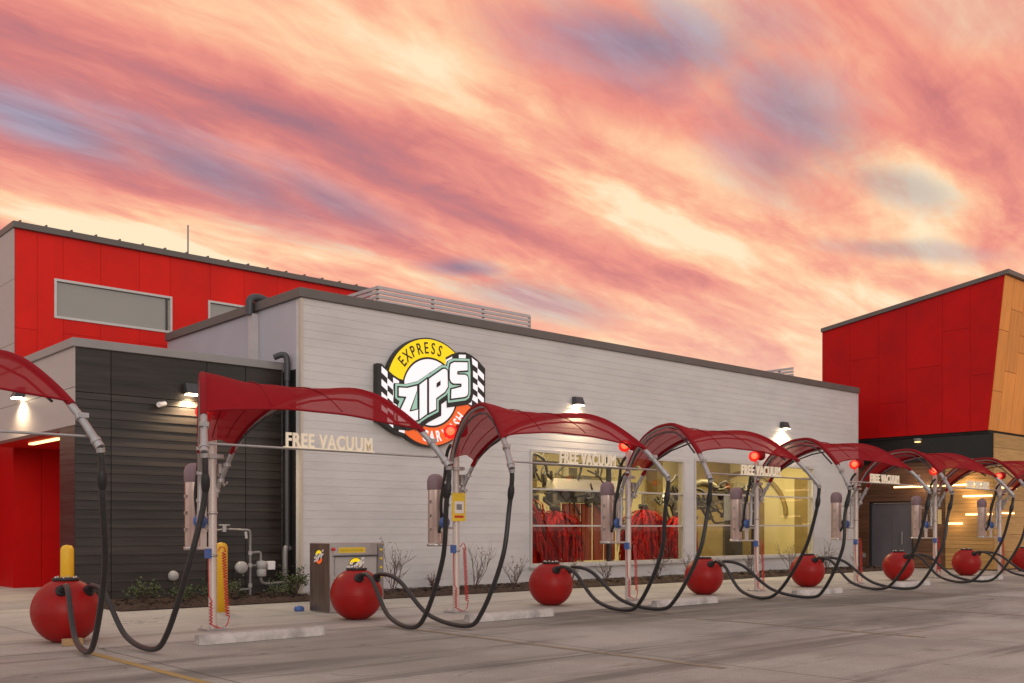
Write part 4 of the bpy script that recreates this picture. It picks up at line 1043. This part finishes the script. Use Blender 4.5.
offs = [(-0.10, -0.25), (0, 0), (-.10, .03), (.10, .0), (-.13, .05), (-.06, .0), (-.13, .05), (-.13, .05)]
def add_hoses(st, k, far=False):
    rr = random.Random(40 + k); j = lambda s=.12: rr.uniform(-s, s)
    # towards the ball on the right (right boom) and on the left (left boom)
    for s, low, inl in ((1, (2.13 + j(), -1.98 + j(), .055), -.13), (-1, (-1.70 + j(), -2.30 + j(.2), .055), .17)):
        kb = k if s > 0 else k - 1
        ox, oy = offs[kb] if 0 <= kb < 8 else (0, 0)
        d_ = Vector((inl, -.26, .24)).normalized(); inl = Vector((4.60 + SPC * kb + ox - (XP + SPC * (k - 1)), 14.02 + oy - YP, .411)) + d_ * .43
        end = boom(1.0, s)
        pts = hose_mesh(end, low, inl, None, j(.03))
        h = MB().tube(pts, 0.0345, 10).build('vacuum_hose', M['hose'], st)
        MB().tube(pts[0:4], 0.045, 12).build('collar', M['galv'], h)
        q = [p for p in pts[10:15]]
        MB().tube(q, [.036, .047, .049, .047, .036], 12).build('cuff', M['rubber'], h)
        MB().tube(pts[-5:], 0.052, 12).build('plug', M['rubber'], h)

labels = [
 'red canopy vacuum station cut off by the left edge of the view',
 'nearest whole red canopy vacuum station, its post in front of the dark block',
 'red canopy vacuum station with a bright yellow notice on its post',
 'red canopy vacuum station whose post stands before the left big window',
 'red canopy vacuum station whose post stands before the right big window',
 'red canopy vacuum station at the right end of the grey wall, beside the dark wood',
 'red canopy vacuum station with small pale notice, before the charcoal double door',
 'farthest red canopy vacuum station, before the light wood wall at the right edge']
proto = make_station()
stations = []
for i in range(8):
    o = proto if i == 0 else copy_tree(proto)
    stations.append(o)
for i, o in enumerate(stations):
    o.location = (XP + SPC * (i - 1), YP, 0); o['label'] = labels[i]
    add_hoses(o, i)
def notice(st, m_, dark):
    n_ = MB().box((-.145, -.085, 1.62), (.145, -.066, 2.12)).build('notice_plate', m_, st)
    n_['label'] = 'yellow notice plate with white square'
    MB().box((-.10, -.090, 1.76), (.10, -.0855, 1.97)).build('white_square', M['white'], n_)
    MB().box((-.06, -.093, 1.82), (.06, -.0905, 1.92)).build('grey_patch', M['pipe'], n_)
    MB().box((-.10, -.089, 1.68), (.10, -.0855, 1.72)).build('red_stripe', M['redcoil'], n_)
    return n_
notice(stations[2], M['yellow_sign'], 0)
n2 = MB().box((.02, -.085, 1.62), (.24, -.066, 2.05)).build('notice_plate', M['yellow_pale'], stations[6])

# ---- hose balls
ball_labels = ['nearest red ball, with a wood chock under it, by the left yellow bollard',
 'red ball in front of the steel vending kiosk', 'red ball below the left corner of the left big window',
 'red ball between the two big windows', 'red ball before the right end of the right big window',
 'red ball in front of the charcoal double door', 'red ball in front of the light wood wall', 'red ball cut by the right edge of the view']
def make_ball():
    t_ = thing('hose_ball', '', 'ball', (0, 0, 0), 0, 'red hose holder balls between the vacuum stations')
    CZ = .405; prof = [(0.001, 0.0)]; a0 = math.asin(-CZ / .43); a1 = math.asin((.812 - CZ) / .43)
    for k in range(31):
        a = a0 + (a1 - a0) * k / 30; prof.append((.43 * math.cos(a), CZ + .43 * math.sin(a)))
    prof.append((.001, .815))
    body = MB().lathe(prof, n=48).lathe([(.4295, .398), (.433, .405), (.4295, .412)], n=48).build('shell', M['redball'], t_)
    MB().lathe([(.16, .800), (.172, .812), (.172, .832), (.155, .842), (.001, .845)], n=28).build('top_cap', M['rubber'], t_)
    for k in range(6): MB().lathe([(.014, .0), (.014, .02), (.001, .021)], (.13 * math.cos(k * 1.047), .13 * math.sin(k * 1.047), .842), 6).build('bolt', M['steel'], t_)
    for sx in (-.13, .17):
        d = Vector((sx, -.26, .24)); d.normalize(); c_ = Vector((0, 0, .405)); p0 = c_ + d * .38; p1 = c_ + d * .47
        MB().tube([p0, p1], .075, 14).build('hose_inlet', M['rubber'], t_)
    return t_
bproto = make_ball()
for k in range(8):
    o = bproto if k == 0 else copy_tree(bproto)
    o.location = (4.60 + SPC * k + offs[k][0], 14.02 + offs[k][1], 0.006); o.rotation_euler = (0, 0, 0.0); o['label'] = ball_labels[k]
tag(MB().box((-.12, -.05, 0), (.12, .05, .09)).build('wood_chock', M['chock'], loc=(4.42, 13.28, .006), bevel=.008), 'short raw timber chock wedged under the nearest red ball', 'wood chock')

# ---- wheel stops
ws_labels = ['chipped concrete wheel stop in front of the nearest whole station post', 'concrete wheel stop right of the post with the yellow notice',
 'concrete wheel stop before the left big window', 'concrete wheel stop before the right big window', 'concrete wheel stop at the end of the grey wall',
 'concrete wheel stop before the charcoal double door', 'farthest concrete wheel stop, before the light wood wall']
def make_stop():
    rr = random.Random(2); mb = MB(); n = 24; vs = []; prof = [(-.085, 0), (-.075, .07), (-.05, .125), (.05, .125), (.075, .07), (.085, 0)]
    for i in range(n + 1):
        x = -.92 + 1.84 * i / n
        for (y, z) in prof: vs.append((x, y + rr.uniform(-.005, .005), z + (rr.uniform(-.009, .004) if z > 0 else 0)))
    fs = [(i * 6 + k, (i + 1) * 6 + k, (i + 1) * 6 + k + 1, i * 6 + k + 1) for i in range(n) for k in range(5)]
    fs += [tuple(range(6)), tuple(n * 6 + 5 - k for k in range(6))]
    return mb.add(vs, fs).build('wheel_stop', M['concrete_stop'])
wproto = make_stop()
for k in range(7):
    o = wproto if k == 0 else wproto.copy()
    if k: COL.objects.link(o)
    o.location = (6.56 + SPC * k + rnd.uniform(-.08, .12), 12.32 + rnd.uniform(-.05, .1), .004); o.rotation_euler = (0, 0, rnd.uniform(-.02, .02))
    tag(o, ws_labels[k], 'wheel stop', 'concrete wheel stops in front of the posts')

# ---- bollards
for (x, y, h, lb) in ((6.05, 18.45, 1.2, 'yellow steel bollard behind the nearest red ball'), (8.17, 16.85, 1.24, 'yellow steel bollard just right of the nearest station post')):
    o = MB().lathe([(.001, 0), (.112, 0), (.112, h - .09), (.10, h - .045), (.07, h - .015), (.001, h)], n=24).build('bollard', M['yellow'], loc=(x, y, .004))
    tag(o, lb, 'bollard', 'yellow bollards by the dark block')

# ---- vending kiosk
kk = thing('vending_kiosk', 'stainless vending kiosk with yellow header strip standing behind a red ball', 'vending kiosk', (9.45, 15.28, 0.004))
KW, KD, KH = 1.14, .68, 1.23
MB().box((0.004, 0.02, 0), (KW, KD, KH)).build('cabinet', M['steel'], kk, bevel=.012)
MB().box((-.012, .03, .02), (.003, KD - .01, KH - .01)).build('side_panel', M['steel_dark'], kk)
MB().box((.06, -.008, 1.02), (KW - .16, .018, 1.18)).build('header', M['steel'], kk)
MB().box((.17, -.014, 1.055), (.72, -.009, 1.15)).build('yellow_strip', M['yellow_sign'], kk)
mb = MB()
for q in range(10): mb.box((.20 + q * .049, -.0165, 1.078), (.235 + q * .049, -.0145, 1.126))
mb.build('strip_marks', M['strip_mark'], kk)
MB().box((.10, -.006, .66), (KW - .18, .018, .98)).build('display_panel', M['plate'], kk)
MB().box((.08, -.03, .985), (KW - .14, .018, 1.01)).build('shelf', M['pipe_dark'], kk)
MB().box((.10, -.02, .30), (KW - .18, .018, .60)).build('lower_door', M['steel'], kk)
MB().box((KW - .14, -.01, .25), (KW - .02, .018, 1.2)).build('coin_panel', M['pipe'], kk)
for z in (.62, .78, .94, 1.1): MB().lathe([(.001, .03), (.02, .028), (.024, .0)], (KW - .08, -.01, z), 12, 'y').build('button', M['yellow_sign'], kk)
MB().lathe([(.001, .035), (.03, .03), (.034, 0)], (.07, .015, 1.12), 14, 'y').build('red_button', M['redcoil'], kk)
def emblem(parent, c, s, side):     # small round badge: yellow over red, checker band and white slanted strokes
    def put(mb, poly, d0, d1):
        if side == 'front': mb.prism([(c[0] + x * s, c[2] + z * s) for x, z in poly], c[1] - d0, c[1] - d1)
        else:
            t_ = MB(); t_.prism([(x * s, z * s) for x, z in poly], d0, d1)
            # turn to face -x : local x -> -y
            mb.add([(c[0] - v[1], c[1] - v[0], c[2] + v[2]) for v in t_.v], t_.f)
        return mb
    b_ = put(MB(), disc(1.0, 32), .0, .003).build('badge', M['signblack'], parent)
    put(MB(), sector(.5, .93, R(15), R(165), 16), .004, .006).build('yellow_arc', M['signyellow'], b_)
    put(MB(), sector(.5, .93, R(195), R(345), 16), .004, .006).build('red_arc', M['signorange'], b_)
    ck = MB()
    for i in range(6):
        for j in range(4):
            x = -1.2 + i * .4; z = -.35 + j * .25 + x * .35
            if (i + j) % 2 == 0 and (i in (0, 1, 4, 5)): put(ck, [(x, z), (x + .4, z + .14), (x + .4, z + .39), (x, z + .25)], .005, .008)
    ck.build('checker', M['white'], b_)
    lt = MB()
    for poly in LET.values(): put(lt, [(x * .8, z * .8) for x, z in poly], .009, .011)
    lt.build('badge_lettering', M['white'], b_)
emblem(kk, (-.0125, .35, .98), .13, 'side'); emblem(kk, (.52, -.0065, .82), .15, 'front')
tag(MB().lathe([(.001, 0), (.08, 0), (.09, .02), (.09, .06), (.07, .09), (.001, .10)], n=18).build('valve_cover', M['blue'], loc=(9.28, 16.05, .004)), 'low blue lid on the paving left of the kiosk', 'utility lid')

# ---- gas meter set
gm = thing('gas_meter', 'grey gas meter with pipes and valves in front of the dark wall', 'gas meter', (9.9, 19.35, 0))
mb = MB(); P_ = .028
mb.tube(spline([(-.38, .5, 1.45), (-.2, .3, 1.47), (-.05, .05, 1.46), (.10, 0, 1.45), (.13, 0, 1.36)], 4), P_, 9)
mb.tube([(.13, 0, 1.40), (.13, 0, .04)], P_, 9)
mb.tube(spline([(.13, 0, .98), (.32, 0, .99), (.37, 0, .95), (.37, 0, .80)], 4), P_, 9)
mb.tube(spline([(.37, 0, .5), (.40, 0, .36), (.55, 0, .32), (.95, 0, .34)], 4), P_ * 1.2, 9)
mb.tube([(-.12, 0, .22), (.13, 0, .22)], P_, 9); mb.tube([(.75, 0, .33), (.75, 0, .04)], .02, 8)
mb.tube([(-.05, 0, .70), (.30, 0, .72)], .02, 8)
mb.build('pipework', M['pipe'], gm)
MB().lathe([(.001, -.07), (.10, -.07), (.13, -.04), (.13, .04), (.10, .07), (.001, .08)], (-.08, -.02, .68), 20, 'y').build('regulator', M['plate'], gm)
MB().lathe([(.001, .48), (.09, .48), (.10, .5), (.10, .62), (.075, .64), (.10, .66), (.10, .80), (.001, .82)], (.38, -.02, 0), 18).build('meter_body', M['plate'], gm)
MB().box((.50, -.10, .62), (.66, .02, .80)).build('index_box', M['white'], gm, bevel=.01)
vv = MB(); vv.tube([(-.3, .3, 1.42), (-.3, .3, 1.56)], .045, 10); vv.tube([(-.42, .3, 1.56), (-.18, .3, 1.56)], .015, 6)
vv.tube([(.02, -.02, 1.42), (.02, -.05, 1.28)], .03, 8)
for z in (.3, .72, .98): vv.tube([(.13, 0, z - .04), (.13, 0, z + .04)], .042, 9)
vv.build('valve', M['plate'], gm)

# ------------------------------------------------------------------ planting
def shrub(name, label, x, y, h, r, seed, n=260):
    rr = random.Random(seed); t_ = thing(name, label, 'shrub', (x, y, .06), rr.random() * 6, 'low green shrubs in the dark wall bed')
    st = MB(); lf = MB(); tips = []
    for k in range(14):
        a = rr.random() * 6.28; q = rr.uniform(.3, 1) * r
        p1 = Vector((math.cos(a) * q * .5, math.sin(a) * q * .5, h * rr.uniform(.4, .6))); p2 = Vector((math.cos(a) * q, math.sin(a) * q, h * rr.uniform(.5, 1.0)))
        st.tube(spline([(0, 0, 0), p1, p2], 4), [.012, .012, .011, .01, .009, .008, .007, .005, .003], 5); tips.append((p1, p2))
    for k in range(n):
        p1, p2 = tips[rr.randrange(len(tips))]; c_ = p1.lerp(p2, rr.uniform(.1, 1.15)) + Vector((rr.gauss(0, .06), rr.gauss(0, .06), rr.gauss(0, .05)))
        u = Vector((rr.gauss(0, 1), rr.gauss(0, 1), rr.gauss(.3, .6))).normalized(); v_ = u.orthogonal().normalized(); v_ = (v_ * math.cos(rr.random() * 6) + u.cross(v_) * math.sin(rr.random() * 6)).normalized()
        l = rr.uniform(.035, .07)
        lf.add([c_, c_ + u * l * .5 + v_ * l * .3, c_ + u * l, c_ + u * l * .5 - v_ * l * .3], [(0, 1, 2, 3)])
    st.build('stem', M['twig'], t_); lf.build('foliage', M['leaf'], t_)
for i, (x, y, h, r) in enumerate([(7.55, 18.75, .42, .42), (8.25, 18.6, .30, .35), (8.95, 18.6, .34, .45), (9.35, 18.9, .36, .35), (10.75, 18.75, .62, .42), (10.35, 18.6, .28, .3)]):
    shrub('shrub', ['leafy shrub at the left end of the dark wall bed', 'small leafy shrub left of the round pipe cap', 'leafy shrub behind the nearest station post', 'leafy shrub behind the right yellow bollard', 'tallest green shrub beside the grey building corner', 'low green shrub under the gas meter'][i], x, y, h, r, 60 + i, 200 + int(500 * h))
def bare(label, x, y, h, r, seed):
    rr = random.Random(seed); t_ = thing('bare_shrub', label, 'bare shrub', (x, y, .05), 0, 'bare winter shrubs under the big windows')
    st = MB(); lf = MB()
    def br(p, d, l, rad, dep):
        pts = [p]; q = p.copy(); dd = d.copy()
        for k in range(4):
            dd = (dd + Vector((rr.gauss(0, .12), rr.gauss(0, .12), .06))).normalized(); q = q + dd * l / 4; pts.append(q.copy())
        st.tube(pts, [rad * (1 - .17 * k) for k in range(5)], 4, caps=False)
        if dep > 0:
            for k in range(rr.randint(2, 3)):
                b_ = pts[rr.randint(1, 3)]; nd_ = (dd + Vector((rr.gauss(0, .55), rr.gauss(0, .55), rr.gauss(.1, .3)))).normalized(); br(b_, nd_, l * rr.uniform(.45, .7), rad * .6, dep - 1)
        else:
            for k in range(rr.randint(0, 2)):
                c_ = pts[rr.randint(2, 4)]; u = Vector((rr.gauss(0, 1), rr.gauss(0, 1), rr.gauss(0, 1))).normalized(); v_ = u.orthogonal().normalized(); s_ = rr.uniform(.018, .035)
                lf.add([c_, c_ + u * s_ + v_ * s_ * .5, c_ + u * s_ * 2, c_ + u * s_ - v_ * s_ * .5], [(0, 1, 2, 3)])
    for k in range(7):
        a = rr.random() * 6.28; br(Vector((0, 0, 0)), Vector((math.cos(a) * r, math.sin(a) * r, 1)).normalized(), h * rr.uniform(.6, 1), .011, 2)
    st.build('stem', M['twig'], t_)
    if lf.v: lf.build('foliage', M['leaf2'], t_)
bs = [(12.9, 'tall bare shrub right of the steel kiosk', 1.5), (14.2, 'small bare shrub between the kiosk and the yellow notice post', .7), (15.2, 'bare shrub just right of the yellow notice post', 1.35), (16.3, 'bare shrub between the yellow notice post and the left window', .9),
      (18.6, 'bare shrub under the left end of the left window', .8), (20.0, 'bare shrub left of the centre mullion below the left window', .95), (21.6, 'bare shrub right of the centre mullion below the left window', 1.1),
      (23.2, 'bare shrub under the right end of the left window', 1.0), (25.0, 'bare shrub below the pier between the two windows', .8), (26.6, 'bare shrub under the left end of the right window', 1.0), (28.2, 'bare shrub below the middle of the right window', 1.2),
      (29.8, 'bare shrub under the right part of the right window', .9), (31.2, 'bare shrub below the right edge of the right window', 1.2), (32.8, 'bare shrub at the right end of the grey wall bed', .9)]
for i, (x, lb, h) in enumerate(bs): bare(lb, x, 18.3 + .25 * math.sin(i * 1.7), h * .68, .42, 100 + i)

# ------------------------------------------------------------------ render look
scene.view_settings.view_transform = 'Standard'; scene.view_settings.look = 'None'; scene.view_settings.exposure = 0
scene.cycles.use_denoising = True
scene.cycles.max_bounces = 8; scene.cycles.transparent_max_bounces = 16
scene.cycles.sample_clamp_indirect = 6
